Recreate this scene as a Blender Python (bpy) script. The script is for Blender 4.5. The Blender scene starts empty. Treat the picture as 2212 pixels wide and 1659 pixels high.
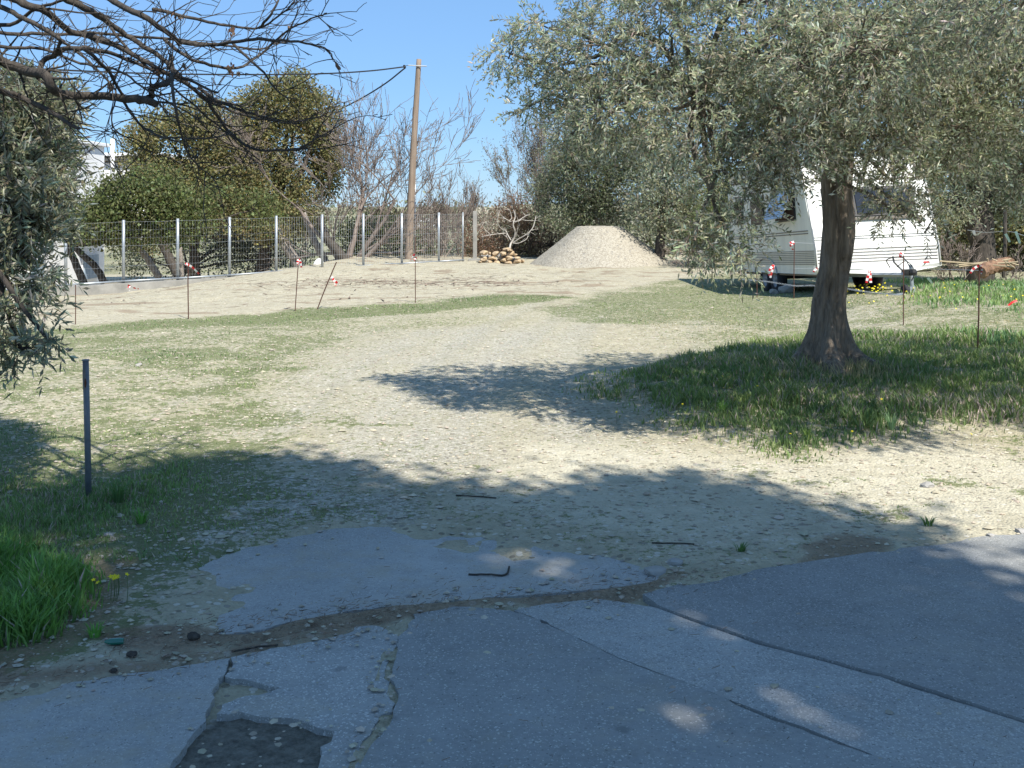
import bpy, math, random
import numpy as np
from mathutils import Vector, Matrix
from mathutils.geometry import tessellate_polygon
random.seed(7)
RNG = np.random.default_rng(7)
SC = bpy.context.scene
COL = SC.collection
PI = math.pi

# ------------------------------------------------------------------ camera, sky, sun, exposure
F = 2372.0; HX = 1106.0; HY = 450.0; EYE = 1.7
cam_d = bpy.data.cameras.new('camera'); cam = bpy.data.objects.new('camera', cam_d); COL.objects.link(cam)
cam.location = (0, 0, EYE); cam.rotation_euler = (math.radians(90), 0, 0)
cam_d.sensor_width = 36; cam_d.lens = F/2212*36; cam_d.shift_y = -379.5/2212
cam_d.clip_start = 0.1; cam_d.clip_end = 6000
SC.camera = cam
SUN_DIR = Vector((0.83, -1.40, 2.05)).normalized()        # towards the sun
w = bpy.data.worlds.new('World'); SC.world = w; w.use_nodes = True
nt = w.node_tree; nt.nodes.clear()
sky = nt.nodes.new('ShaderNodeTexSky'); sky.sky_type = 'NISHITA'; sky.sun_disc = False
sky.sun_elevation = math.asin(SUN_DIR.z); sky.sun_rotation = math.atan2(SUN_DIR.x, SUN_DIR.y)
sky.altitude = 100; sky.air_density = 1.0; sky.dust_density = 0.0; sky.ozone_density = 2.6
bg = nt.nodes.new('ShaderNodeBackground'); bg.inputs[1].default_value = 0.085
tnt = nt.nodes.new('ShaderNodeMix'); tnt.data_type = 'RGBA'; tnt.blend_type = 'MULTIPLY'; tnt.inputs[0].default_value = 1.0; tnt.inputs[7].default_value = (.55, .70, .95, 1)
wo = nt.nodes.new('ShaderNodeOutputWorld')
nt.links.new(sky.outputs[0], tnt.inputs[6]); 
hz = nt.nodes.new('ShaderNodeMix'); hz.data_type = 'RGBA'; hz.inputs[0].default_value = .62; hz.inputs[7].default_value = (1.30, 2.5, 4.1, 1)
nt.links.new(tnt.outputs[2], hz.inputs[6]); nt.links.new(hz.outputs[2], bg.inputs[0]); nt.links.new(bg.outputs[0], wo.inputs[0])
sd = bpy.data.lights.new('sun', 'SUN'); sd.energy = 3.35; sd.angle = math.radians(0.55); sd.color = (1.0, 0.95, 0.86)
so = bpy.data.objects.new('sun', sd); COL.objects.link(so)
so.rotation_euler = SUN_DIR.to_track_quat('Z', 'Y').to_euler(); so.location = SUN_DIR*60
SC.view_settings.view_transform = 'Standard'; SC.view_settings.look = 'None'
SC.view_settings.exposure = 1.22; SC.view_settings.gamma = 1.0
SC.view_settings.use_curve_mapping = False
SC.cycles.max_bounces = 6; SC.cycles.transparent_max_bounces = 6

# ------------------------------------------------------------------ helpers
def px(x, y, d):
    return np.array([(x-HX)/F*d, d, EYE+(HY-y)/F*d])
def smooth(t):
    t = np.clip(t, 0, 1); return t*t*(3-2*t)
def vnoise(x, y, seed=0):
    x = np.asarray(x, float); y = np.asarray(y, float)
    xi = np.floor(x).astype(np.int64); yi = np.floor(y).astype(np.int64)
    u = smooth(x-xi); v = smooth(y-yi)
    def h(a, b):
        n = (a*374761393 + b*668265263 + seed*1442695041) & 0xffffffff
        n = ((n ^ (n >> 13))*1274126177) & 0xffffffff
        n = n ^ (n >> 16)
        return (n & 0xffffff)/float(0xffffff)
    return ((h(xi, yi)*(1-u)+h(xi+1, yi)*u)*(1-v) + (h(xi, yi+1)*(1-u)+h(xi+1, yi+1)*u)*v)*2-1
def fbm(x, y, oct=4, seed=0):
    a = 1.0; s = 0; t = 0
    for i in range(oct):
        s = s+a*vnoise(x*2**i, y*2**i, seed+i*17); t += a; a *= 0.5
    return s/t
def sdf_poly(X, Y, P):
    """signed distance, positive inside"""
    P = np.asarray(P, float); n = len(P)
    D = np.full(X.shape, 1e9); ins = np.zeros(X.shape, bool)
    for i in range(n):
        a = P[i]; b = P[(i+1) % n]; e = b-a
        wx = X-a[0]; wy = Y-a[1]
        t = np.clip((wx*e[0]+wy*e[1])/(e@e+1e-12), 0, 1)
        D = np.minimum(D, (wx-e[0]*t)**2+(wy-e[1]*t)**2)
        c = (a[1] <= Y) != (b[1] <= Y)
        if a[1] != b[1]:
            xx = a[0]+(Y-a[1])/(b[1]-a[1])*e[0]
            ins ^= c & (X < xx)
    D = np.sqrt(D)
    return np.where(ins, D, -D)
def dist_line(X, Y, P):
    P = np.asarray(P, float); D = np.full(X.shape, 1e9)
    for i in range(len(P)-1):
        a = P[i]; b = P[i+1]; e = b-a
        wx = X-a[0]; wy = Y-a[1]
        t = np.clip((wx*e[0]+wy*e[1])/(e@e+1e-12), 0, 1)
        D = np.minimum(D, (wx-e[0]*t)**2+(wy-e[1]*t)**2)
    return np.sqrt(D)
def gp(pts, z=0.0):
    """photo points on the ground plane -> world xy"""
    out = []
    for x, y in pts:
        d = (EYE-z)*F/(max(y, 462)-HY); out.append(((x-HX)/F*d, d))
    return out

# ------------------------------------------------------------------ materials
def new_mat(name):
    m = bpy.data.materials.new(name); m.use_nodes = True
    nt = m.node_tree; nt.nodes.clear()
    out = nt.nodes.new('ShaderNodeOutputMaterial'); bs = nt.nodes.new('ShaderNodeBsdfPrincipled')
    nt.links.new(bs.outputs[0], out.inputs[0])
    return m, nt, bs, out
class N:
    def __init__(s, nt): s.nt = nt
    def n(s, t, **k):
        nd = s.nt.nodes.new(t)
        for a, b in k.items(): setattr(nd, a, b)
        return nd
    def l(s, a, b): s.nt.links.new(a, b)
    def coord(s, kind='Object'):
        return s.n('ShaderNodeTexCoord').outputs[kind]
    def noise(s, vec, scale, detail=4, rough=.55, dist=0):
        nd = s.n('ShaderNodeTexNoise'); s.l(vec, nd.inputs['Vector'])
        nd.inputs['Scale'].default_value = scale; nd.inputs['Detail'].default_value = detail
        nd.inputs['Roughness'].default_value = rough; nd.inputs['Distortion'].default_value = dist
        return nd.outputs['Fac']
    def voro(s, vec, scale, out='Distance', feat='F1'):
        nd = s.n('ShaderNodeTexVoronoi', feature=feat); s.l(vec, nd.inputs['Vector'])
        nd.inputs['Scale'].default_value = scale
        return nd.outputs[out]
    def ramp(s, fac, stops):
        nd = s.n('ShaderNodeValToRGB'); s.l(fac, nd.inputs[0])
        el = nd.color_ramp.elements
        while len(el) < len(stops): el.new(0.5)
        for e, (p, c) in zip(el, stops):
            e.position = p; e.color = (c, c, c, 1) if not isinstance(c, tuple) else (*c, 1)
        return nd.outputs[0]
    def mix(s, fac, a, b, blend='MIX'):
        nd = s.n('ShaderNodeMix', data_type='RGBA', blend_type=blend)
        for sock, v in ((nd.inputs[0], fac), (nd.inputs[6], a), (nd.inputs[7], b)):
            if isinstance(v, (int, float)): sock.default_value = v
            elif isinstance(v, tuple): sock.default_value = (*v, 1)
            else: s.l(v, sock)
        return nd.outputs[2]
    def math(s, op, a, b=0.0, clamp=False):
        nd = s.n('ShaderNodeMath', operation=op, use_clamp=clamp)
        for sock, v in ((nd.inputs[0], a), (nd.inputs[1], b)):
            if isinstance(v, (int, float)): sock.default_value = v
            else: s.l(v, sock)
        return nd.outputs[0]
    def bump(s, h, strength=.4, dist=.01):
        nd = s.n('ShaderNodeBump'); s.l(h, nd.inputs['Height'])
        nd.inputs['Strength'].default_value = strength; nd.inputs['Distance'].default_value = dist
        return nd.outputs[0]
    def scale(s, vec, sc):
        nd = s.n('ShaderNodeMapping'); s.l(vec, nd.inputs[0]); nd.inputs['Scale'].default_value = sc
        return nd.outputs[0]

def plain(name, col, rough=.7, metal=0, var=.25, scale=8, bump=0, col2=None, spec=.3, stretch=None):
    m, nt, bs, out = new_mat(name); k = N(nt)
    c = k.coord()
    if stretch: c = k.scale(c, stretch)
    nz = k.noise(c, scale, 5, .6)
    c2 = col2 if col2 else tuple(v*(1-var) for v in col)
    f = k.ramp(nz, [(.32, 0.0), (.68, 1.0)])
    k.l(k.mix(f, c2, col), bs.inputs['Base Color'])
    bs.inputs['Roughness'].default_value = rough; bs.inputs['Metallic'].default_value = metal
    bs.inputs['Specular IOR Level'].default_value = spec
    if bump: k.l(k.bump(k.noise(c, scale*3, 6, .65), bump, .02), bs.inputs['Normal'])
    return m

def leaf_mat(name, top, under, trans=.35, rough=.5, spec=.3):
    m = bpy.data.materials.new(name); m.use_nodes = True
    nt = m.node_tree; nt.nodes.clear(); k = N(nt)
    out = k.n('ShaderNodeOutputMaterial'); bs = k.n('ShaderNodeBsdfPrincipled')
    tr = k.n('ShaderNodeBsdfTranslucent'); mx = k.n('ShaderNodeMixShader')
    at = k.n('ShaderNodeAttribute', attribute_name='tint')
    geo = k.n('ShaderNodeNewGeometry')
    base = k.mix(geo.outputs['Backfacing'], top, under)
    c = k.mix(1.0, base, at.outputs['Color'], 'MULTIPLY')
    k.l(c, bs.inputs['Base Color'])
    bs.inputs['Roughness'].default_value = rough; bs.inputs['Specular IOR Level'].default_value = spec
    tc = k.mix(1.0, c, (1.15, 1.3, .75), 'MULTIPLY'); k.l(tc, tr.inputs['Color'])
    mx.inputs[0].default_value = trans
    k.l(bs.outputs[0], mx.inputs[1]); k.l(tr.outputs[0], mx.inputs[2]); k.l(mx.outputs[0], out.inputs[0])
    return m

M = {}
M['leaf_olive'] = leaf_mat('olive_leaf', (.175, .195, .12), (.42, .45, .38), .24, .42, .45)
M['leaf_dark'] = leaf_mat('dark_olive_leaf', (.095, .12, .06), (.23, .25, .19), .2, .45, .4)
M['leaf_oak'] = leaf_mat('holm_oak_leaf', (.17, .165, .065), (.24, .235, .13), .25, .5)
M['leaf_green'] = leaf_mat('green_oak_leaf', (.10, .128, .045), (.155, .175, .085), .3, .5)
M['leaf_grey'] = leaf_mat('grey_shrub_leaf', (.17, .175, .12), (.24, .24, .19), .25, .5)
M['leaf_brown'] = leaf_mat('dry_leaf', (.16, .105, .07), (.2, .14, .1), .25, .6)
M['grass'] = leaf_mat('grass_blade', (.155, .235, .09), (.155, .235, .09), .34, .5, .25)
M['straw'] = leaf_mat('dry_straw', (.38, .33, .2), (.38, .33, .2), .3, .7)
M['stem'] = plain('green_stem', (.1, .15, .05), .7)
M['flower'] = plain('yellow_petal', (.75, .62, .02), .6, var=.1)

def bark(name, a, b, scale=18, st=(1, 1, .15), bump=.8):
    m, nt, bs, out = new_mat(name); k = N(nt)
    c = k.scale(k.coord(), st)
    n1 = k.noise(c, scale, 6, .7, .4); n2 = k.noise(k.coord(), 3.0, 3)
    f = k.ramp(n1, [(.3, 0.0), (.62, 1.0)])
    col = k.mix(f, a, b); col = k.mix(k.math('MULTIPLY', n2, .5), col, tuple(v*.55 for v in b))
    k.l(col, bs.inputs['Base Color']); bs.inputs['Roughness'].default_value = .9
    bs.inputs['Specular IOR Level'].default_value = .15
    k.l(k.bump(n1, bump, .03), bs.inputs['Normal'])
    return m
M['bark_olive'] = bark('olive_bark', (.06, .047, .037), (.31, .255, .2), 26, (1, 1, .12), 1.0)
M['bark_dark'] = bark('dark_bark', (.028, .024, .022), (.11, .095, .08), 25)
M['bark_grey'] = bark('grey_bark', (.12, .1, .085), (.36, .32, .28), 14)
M['bark_pale'] = bark('pale_fig_bark', (.3, .27, .23), (.6, .56, .5), 14)
M['bark_twig'] = bark('bare_twig', (.13, .095, .08), (.3, .25, .215), 14)
M['pole_wood'] = bark('weathered_pole_wood', (.15, .11, .085), (.33, .26, .2), 22, (1, 1, .04), .4)

def asphalt(name, base, chip, chip_amt, dirt=.25):
    m, nt, bs, out = new_mat(name); k = N(nt)
    g = k.n('ShaderNodeNewGeometry').outputs['Position']
    n1 = k.noise(g, 1.3, 5, .6); n2 = k.noise(g, 60, 3, .7); n3 = k.noise(g, 9, 4, .6)
    warp = k.n('ShaderNodeVectorMath', operation='ADD'); nc = k.n('ShaderNodeTexNoise'); k.l(g, nc.inputs['Vector']); nc.inputs['Scale'].default_value = 70
    wsc = k.n('ShaderNodeVectorMath', operation='SCALE'); k.l(nc.outputs['Color'], wsc.inputs[0]); wsc.inputs['Scale'].default_value = .016
    k.l(g, warp.inputs[0]); k.l(wsc.outputs[0], warp.inputs[1]); gw = warp.outputs[0]
    cells = k.voro(gw, 120, 'Color'); sep = k.n('ShaderNodeSeparateColor'); k.l(cells, sep.inputs[0])
    dist = k.voro(gw, 120)
    patch = k.noise(g, 2.2, 5, .7)
    thr = k.math('GREATER_THAN', sep.outputs[0], k.math('SUBTRACT', 1.27-chip_amt, k.math('MULTIPLY', patch, .9)))
    near = k.math('LESS_THAN', dist, k.math('MULTIPLY', sep.outputs[2], .55))
    ch = k.math('MULTIPLY', thr, near)
    dk = k.math('MULTIPLY', k.math('LESS_THAN', sep.outputs[1], .2), near)
    col = k.mix(k.ramp(n1, [(.3, 0.0), (.7, 1.0)]), tuple(v*.78 for v in base), tuple(v*1.16 for v in base))
    col = k.mix(k.math('MULTIPLY', k.ramp(k.noise(g, 5.5, 6, .75), [(.38, 1.), (.55, 0.)]), .45), col, tuple(v*.62 for v in base))
    col = k.mix(k.math('MULTIPLY', k.ramp(n2, [(.3, 0.), (.8, 1.)]), .5), col, tuple(v*1.4 for v in base))
    col = k.mix(k.math('MULTIPLY', ch, .8), col, chip)
    col = k.mix(k.math('MULTIPLY', dk, .7), col, tuple(v*.35 for v in base))
    dust = k.ramp(k.math('ADD', k.noise(g, .75, 6, .7), k.math('MULTIPLY', k.math('SUBTRACT', n3, .5), .5)), [(.5, 0.), (.72, 1.)])
    col = k.mix(k.math('MULTIPLY', dust, min(.75, dirt*1.6)), col, (.37, .33, .25))
    big = k.voro(k.scale(g, (1, 1, 1)), 3.1)
    spot = k.ramp(k.math('ADD', big, k.math('MULTIPLY', n3, .12)), [(.11, 1.), (.16, 0.)])
    col = k.mix(k.math('MULTIPLY', spot, .45), col, tuple(v*.4 for v in base))
    k.l(col, bs.inputs['Base Color']); bs.inputs['Roughness'].default_value = .85
    bs.inputs['Specular IOR Level'].default_value = .25
    h = k.math('ADD', k.math('MULTIPLY', ch, .8), k.math('ADD', n2, k.math('MULTIPLY', n1, .5)))
    k.l(k.bump(h, .55, .006), bs.inputs['Normal'])
    return m
M['asphalt_a'] = asphalt('smooth_asphalt', (.245, .25, .245), (.44, .44, .42), .35, .12)
M['asphalt_b'] = asphalt('chipped_asphalt', (.31, .315, .305), (.52, .51, .48), .62, .25)
M['asphalt_c'] = asphalt('middle_asphalt', (.265, .27, .262), (.5, .5, .47), .48, .18)
M['asphalt_d'] = asphalt('worn_asphalt', (.325, .328, .315), (.6, .59, .56), .72, .35)
M['asphalt_e'] = asphalt('old_pale_asphalt', (.335, .338, .325), (.5, .49, .46), .45, .45)

# ------------------------------------------------------------------ mesh helpers
def link(o): COL.objects.link(o); return o
def tag(o, label=None, cat=None, group=None, kind=None):
    if label: o['label'] = label
    if cat: o['category'] = cat
    if group: o['group'] = group
    if kind: o['kind'] = kind
    return o
def empty(name, loc, rz=0, **k):
    o = bpy.data.objects.new(name, None); link(o); o.location = tuple(float(v) for v in loc); o.rotation_euler = (0, 0, rz)
    o.empty_display_size = .2
    return tag(o, **k)
class MB:
    """collects geometry with numpy; world coordinates, re-based on the parent at build"""
    def __init__(s): s.v = []; s.f = []; s.n = 0; s.t = []; s.mi = []
    def add(s, v, faces, tint=None, mi=0):
        v = np.asarray(v, float).reshape(-1, 3)
        s.v.append(v)
        for fa in (faces if isinstance(faces, list) else [faces]):
            fa = np.asarray(fa, np.int64)
            if len(fa): s.f.append(fa+s.n); s.mi.append(np.full(len(fa), mi, np.int32))
        s.n += len(v)
        if tint is None: tint = np.ones((len(v), 3))
        tint = np.asarray(tint, float)
        if tint.ndim == 1: tint = np.tile(tint, (len(v), 1))
        s.t.append(tint)
    def box(s, c, size, R=None, mi=0):
        hx, hy, hz = (q/2 for q in size)
        v = np.array([(x, y, z) for z in (-hz, hz) for x, y in ((-hx, -hy), (hx, -hy), (hx, hy), (-hx, hy))])
        if R is not None: v = v@np.asarray(R).T
        s.add(v+np.asarray(c), np.array([(0, 3, 2, 1), (4, 5, 6, 7), (0, 1, 5, 4), (1, 2, 6, 5), (2, 3, 7, 6), (3, 0, 4, 7)]), mi=mi)
    def tube(s, P, r, sides=6, cap=True, tint=None, mi=0):
        P = np.asarray(P, float); n = len(P)
        r = np.broadcast_to(np.asarray(r, float), (n,))
        T = np.gradient(P, axis=0); T /= np.linalg.norm(T, axis=1)[:, None]+1e-9
        up = np.array([0, 0, 1.0]) if abs(T[0, 2]) < .9 else np.array([1.0, 0, 0])
        A = np.cross(T, up); A /= np.linalg.norm(A, axis=1)[:, None]+1e-9
        for i in range(1, n):
            a = A[i-1]-T[i]*(A[i-1]@T[i]); A[i] = a/(np.linalg.norm(a)+1e-9)
        B = np.cross(T, A)
        th = np.arange(sides)*2*PI/sides
        v = P[:, None]+r[:, None, None]*(np.cos(th)[None, :, None]*A[:, None]+np.sin(th)[None, :, None]*B[:, None])
        i = np.arange(n-1)[:, None]*sides; j = np.arange(sides)[None]; j2 = (j+1) % sides
        q = np.stack([i+j, i+j2, i+sides+j2, i+sides+j], -1).reshape(-1, 4)
        fl = [q]
        if cap and sides > 2:
            tri = np.array([(0, k+1, k) for k in range(1, sides-1)]); tri2 = tri[:, ::-1]+(n-1)*sides
            fl += [tri, tri2]
        s.add(v.reshape(-1, 3), fl, tint, mi)
    def lathe(s, c, axis, prof, sides=24, mi=0):
        """prof: list of (offset along axis, radius)"""
        ax = np.asarray(axis, float); ax /= np.linalg.norm(ax)
        up = np.array([0, 0, 1.0]) if abs(ax[2]) < .9 else np.array([1.0, 0, 0])
        A = np.cross(ax, up); A /= np.linalg.norm(A); B = np.cross(ax, A)
        th = np.arange(sides)*2*PI/sides
        v = [np.asarray(c)+ax*o+r*(np.cos(t)*A+np.sin(t)*B) for o, r in prof for t in th]
        n = len(prof)
        q = [(a*sides+j, a*sides+(j+1) % sides, (a+1)*sides+(j+1) % sides, (a+1)*sides+j) for a in range(n-1) for j in range(sides)]
        s.add(v, np.array(q), mi=mi)
    def build(s, name, mats, parent=None, smooth_=False, tint=False, origin=None, local=False):
        V = np.concatenate(s.v) if s.v else np.zeros((0, 3))
        off = np.zeros(3)
        if origin is not None: off = np.asarray(origin, float)
        if local: off = np.zeros(3)
        elif parent is not None:
            off = np.array(parent.location) if parent.parent is None else np.array(parent.parent.location)+np.array(parent.location)
        me = bpy.data.meshes.new(name)
        me.vertices.add(len(V)); me.vertices.foreach_set('co', (V-off).ravel())
        loops = np.concatenate([f.ravel() for f in s.f]); tot = np.concatenate([np.full(len(f), f.shape[1]) for f in s.f])
        me.loops.add(len(loops)); me.loops.foreach_set('vertex_index', loops.astype(np.int32))
        me.polygons.add(len(tot)); st = np.concatenate([[0], np.cumsum(tot)[:-1]])
        me.polygons.foreach_set('loop_start', st.astype(np.int32))
        me.polygons.foreach_set('material_index', np.concatenate(s.mi))
        me.polygons.foreach_set('use_smooth', np.full(len(tot), smooth_))
        if tint:
            ca = me.color_attributes.new('tint', 'FLOAT_COLOR', 'POINT')
            t = np.concatenate(s.t); ca.data.foreach_set('color', np.hstack([t, np.ones((len(t), 1))]).ravel())
        me.update(calc_edges=True); me.validate()
        for m in (mats if isinstance(mats, (list, tuple)) else [mats]): me.materials.append(m)
        o = bpy.data.objects.new(name, me); link(o)
        if parent is not None: o.parent = parent
        elif origin is not None: o.location = tuple(off)
        return o
def part_at(mb, name, mats, root, **k):   # for roots that have no rotation
    return mb.build(name, mats, root, **k)

def bevel(o, wd=.01, seg=2):
    b = o.modifiers.new('bevel', 'BEVEL'); b.width = wd; b.segments = seg; b.limit_method = 'ANGLE'
    return o

def spline(P, n=8):
    """Catmull-Rom through the points"""
    P = np.asarray(P, float)
    Q = np.vstack([2*P[0]-P[1], P, 2*P[-1]-P[-2]]); out = []
    for i in range(1, len(Q)-2):
        t = np.linspace(0, 1, n, endpoint=False)[:, None]
        a, b, c, d = Q[i-1], Q[i], Q[i+1], Q[i+2]
        out.append(.5*((2*b)+(-a+c)*t+(2*a-5*b+4*c-d)*t**2+(-a+3*b-3*c+d)*t**3))
    out.append(P[-1][None]); return np.concatenate(out)
def wiggle(P, amp, rng=RNG):
    P = np.array(P, float); n = len(P)
    w_ = rng.normal(0, amp, (n, 3)); w_ = np.cumsum(w_, 0)*.5; w_ -= np.linspace(0, 1, n)[:, None]*w_[-1]
    w_[0] = 0; return P+w_

# ------------------------------------------------------------------ ground
ROAD = gp([(2700, 1075), (2212, 1150), (1880, 1195), (1640, 1232), (1480, 1262), (1440, 1235), (1330, 1195), (1150, 1160), (900, 1128), (700, 1128),
           (560, 1175), (430, 1232), (350, 1300), (290, 1370), (150, 1425), (0, 1462), (-500, 1500)]) + [(-9, 2.9), (-9, -8), (12, -8), (12, 8.6)]
SPILL = gp([(300, 1385), (420, 1383), (540, 1374), (620, 1352), (700, 1335), (800, 1326), (900, 1316), (1050, 1300), (1180, 1296), (1290, 1284), (1400, 1264), (1480, 1250)])
SPILL2 = gp([(-200, 1500), (0, 1482), (150, 1462), (330, 1440), (470, 1412), (640, 1382), (740, 1362)])
CRACK = gp([(880, 1320), (862, 1375), (838, 1420), (825, 1465), (848, 1512), (838, 1540), (800, 1590), (755, 1680)])
HOLE = gp([(345, 1720), (400, 1600), (470, 1545), (520, 1540), (590, 1553), (650, 1552), (722, 1580), (710, 1615), (690, 1650), (650, 1760)])
HOLE2 = gp([(470, 1490), (520, 1471), (570, 1474), (605, 1486), (585, 1496), (530, 1504), (470, 1530), (440, 1545), (440, 1520)])
BORDER = gp([(-900, 735), (0, 705), (150, 704), (400, 690), (640, 672), (900, 656), (1060, 637), (1250, 640), (1480, 606), (1560, 592)])
DIRT_FAR = BORDER + [(9, 29), (9, 60), (-40, 60)]
MOUND_G = gp([(1375, 880), (1290, 850), (1330, 815), (1480, 790), (1600, 765), (1700, 738), (1850, 742), (2212, 765), (2700, 780), (2700, 985), (2212, 958), (2090, 938), (1950, 948), (1820, 962), (1730, 985), (1600, 972), (1480, 945), (1420, 915)])
LEFT_G = gp([(-700, 960), (0, 985), (150, 1035), (290, 1010), (400, 985), (490, 985), (500, 1030), (470, 1080), (380, 1130), (290, 1185), (215, 1240), (190, 1300), (160, 1350), (70, 1400), (-100, 1450), (-700, 1480)])
LEFT_TALL = gp([(-700, 1130), (0, 1150), (130, 1220), (185, 1260), (185, 1330), (90, 1385), (-40, 1420), (-700, 1440)])
GREEN_STRIP = gp([(-900, 790), (0, 725), (200, 722), (500, 705), (800, 690), (1050, 668), (1170, 655), (1250, 643)]) + gp([(1060, 640), (900, 658), (640, 674), (400, 692), (150, 706), (-900, 740)])
LAWN = gp([(1250, 640), (1480, 606), (1560, 596), (1700, 600), (1800, 612), (1900, 640), (1900, 690), (1700, 700), (1500, 690), (1350, 700), (1250, 690), (1150, 665)], .05)
RIGHT_G = [(5.9, 17.6), (6.6, 19.4), (7.8, 21), (8.5, 26), (16, 26), (18, 12), (6.6, 12.2), (6.2, 14.6), (5.6, 15.8), (5.3, 17)]
BARE = gp([(500, 1010), (520, 940), (560, 850), (640, 770), (800, 712), (1050, 700), (1250, 720), (1300, 780), (1250, 850), (1380, 930), (1500, 970), (1720, 1000), (1900, 965), (2212, 985), (2212, 1140), (1500, 1230), (900, 1110), (600, 1090)])
GRAVEL = gp([(430, 1250), (330, 1320), (300, 1210), (420, 1130), (520, 1040), (640, 1030), (900, 1090), (950, 1130), (700, 1130), (560, 1175)])
SAND = gp([(1150, 960), (1500, 970), (1720, 992), (1900, 965), (2212, 985), (2600, 1000), (2600, 1100), (2212, 1140), (1800, 1190), (1450, 1230), (1250, 1150), (1000, 1090)])

def S(t): return smooth(t)
def height(X, Y):
    X = np.asarray(X, float); Y = np.asarray(Y, float)
    away = S((Y-6.0)/4)
    z = away*(.03*vnoise(X/1.7, Y/1.7, 3)+.016*fbm(X*1.3, Y*1.3, 3, 5))
    z = z - .5*S((-X-5)/6)*S((Y-17)/9)
    z = z + .34*S((X-3.2)/4.5)*S((24-Y)/6.5)*S((Y-9)/6)*S((30-Y)/6)
    z = z + .13*np.exp(-((X-3.1)**2+(Y-10.7)**2)/2.2)
    z = z + .10*S(sdf_poly(X, Y, MOUND_G)/.6+.3)*0.6
    # far terrain
    z = z - .9*S((Y-(27.2+(X+11.05)*.812)-.6)/3)*S((-X-5.5)/4)*S((60-Y)/20)
    z = z - 1.6*S((Y-39)/25)*S((-X+14)/14) + 5*S((Y-300)/500)*(.6+.5*vnoise(X/160, Y/200, 8))
    # fine relief
    m = sdf_poly(X, Y, ROAD)
    fine = .006*fbm(X*7, Y*7, 3, 11)+.004*vnoise(X*23, Y*23, 14)
    rough_far = S((Y-18)/3)*S(sdf_poly(X, Y, DIRT_FAR)/.4)*.05*fbm(X*1.6, Y*2.4, 4, 31)
    rut = -.02*np.maximum(0, vnoise((X-.012*(Y-8)**2)*2.7, Y*.12, 71))*away
    off = .022+fine+rough_far+rut
    # tyre ruts in the dirt lane
    lf = S((.55-X)/.5)
    on_road = S(m/(.2+.2*lf)+.12*(1-lf)-.1*lf+(.4+.9*lf)*fbm(X*2.3, Y*2.3, 4, 21))
    zr = -.022+fine*.6
    sp = np.maximum(np.exp(-(dist_line(X, Y, SPILL)/(.055+.04*vnoise(X*1.5, Y*1.5, 77)))**2),
                    np.exp(-(dist_line(X, Y, SPILL2)/(.085+.05*vnoise(X*1.5, Y*1.5, 78)))**2))
    sp = sp*(.70+.45*S(.5+1.5*fbm(X*1.7, Y*2.2, 3, 43)))
    sp = np.maximum(sp, .80*np.exp(-(dist_line(X, Y, CRACK)/.045)**2))
    blob = sum(a*np.exp(-((X-q[0])**2/(r*r*2.2)+(Y-q[1])**2/(r*r))) for (q, r, a) in
               [(gp([(870, 1322)])[0], .13, .55), (gp([(1300, 1282)])[0], .15, .35), (gp([(430, 1378)])[0], .1, .25)])
    zr = zr+.036*sp*(1+.35*fbm(X*5, Y*5, 2, 41))+.02*blob
    return np.where(on_road > 0, z*(1-on_road)+off*(1-on_road)+zr*on_road, z+off)
def H1(x, y): return float(height(np.array([x]), np.array([y]))[0])
def ground_px(x, y):
    """photo pixel on the real terrain -> world point"""
    d = EYE*F/(y-HY)
    for _ in range(12):
        z = H1((x-HX)/F*d, d); d = .5*d+.5*(EYE-z)*F/(y-HY)
    X = (x-HX)/F*d
    return np.array([X, d, H1(X, d)])

def axis_steps(lo, fine_lo, fine_hi, hi, st, grow, mx):
    a = list(np.arange(fine_lo, fine_hi, st)); s_ = st
    x = a[-1]
    while x < hi: s_ = min(s_*grow, mx(x)); x += s_; a.append(x)
    x = fine_lo; s_ = st
    while x > lo: s_ = min(s_*grow, mx(x)); x -= s_; a.insert(0, x)
    return np.array(a)
xs = axis_steps(-900, -5.0, 6.0, 900, .055, 1.035, lambda x: 60)
ys = axis_steps(-40, 2.6, 8.0, 2600, .033, 1.008, lambda y: .14 if y < 24 else (.2 if y < 36 else 80))
ys2 = ys[ys < 36]; y = ys2[-1]; st = .16; ext = []
while y < 2600: st *= 1.12; y += st; ext.append(y)
ylow = ys2[ys2 >= 2.6]; pre = [2.6-.03]; st = .03
while pre[-1] > -40: st *= 1.3; pre.append(pre[-1]-st)
ys = np.concatenate([np.array(pre[::-1]), ylow, np.array(ext)])
GX, GY = np.meshgrid(xs, ys)
gx = GX.ravel(); gy = GY.ravel()
GZ = height(gx, gy)
nx, ny = len(xs), len(ys)
ii = (np.arange(ny-1)[:, None]*nx+np.arange(nx-1)[None]).ravel()
quads = np.stack([ii, ii+1, ii+nx+1, ii+nx], -1)

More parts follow.
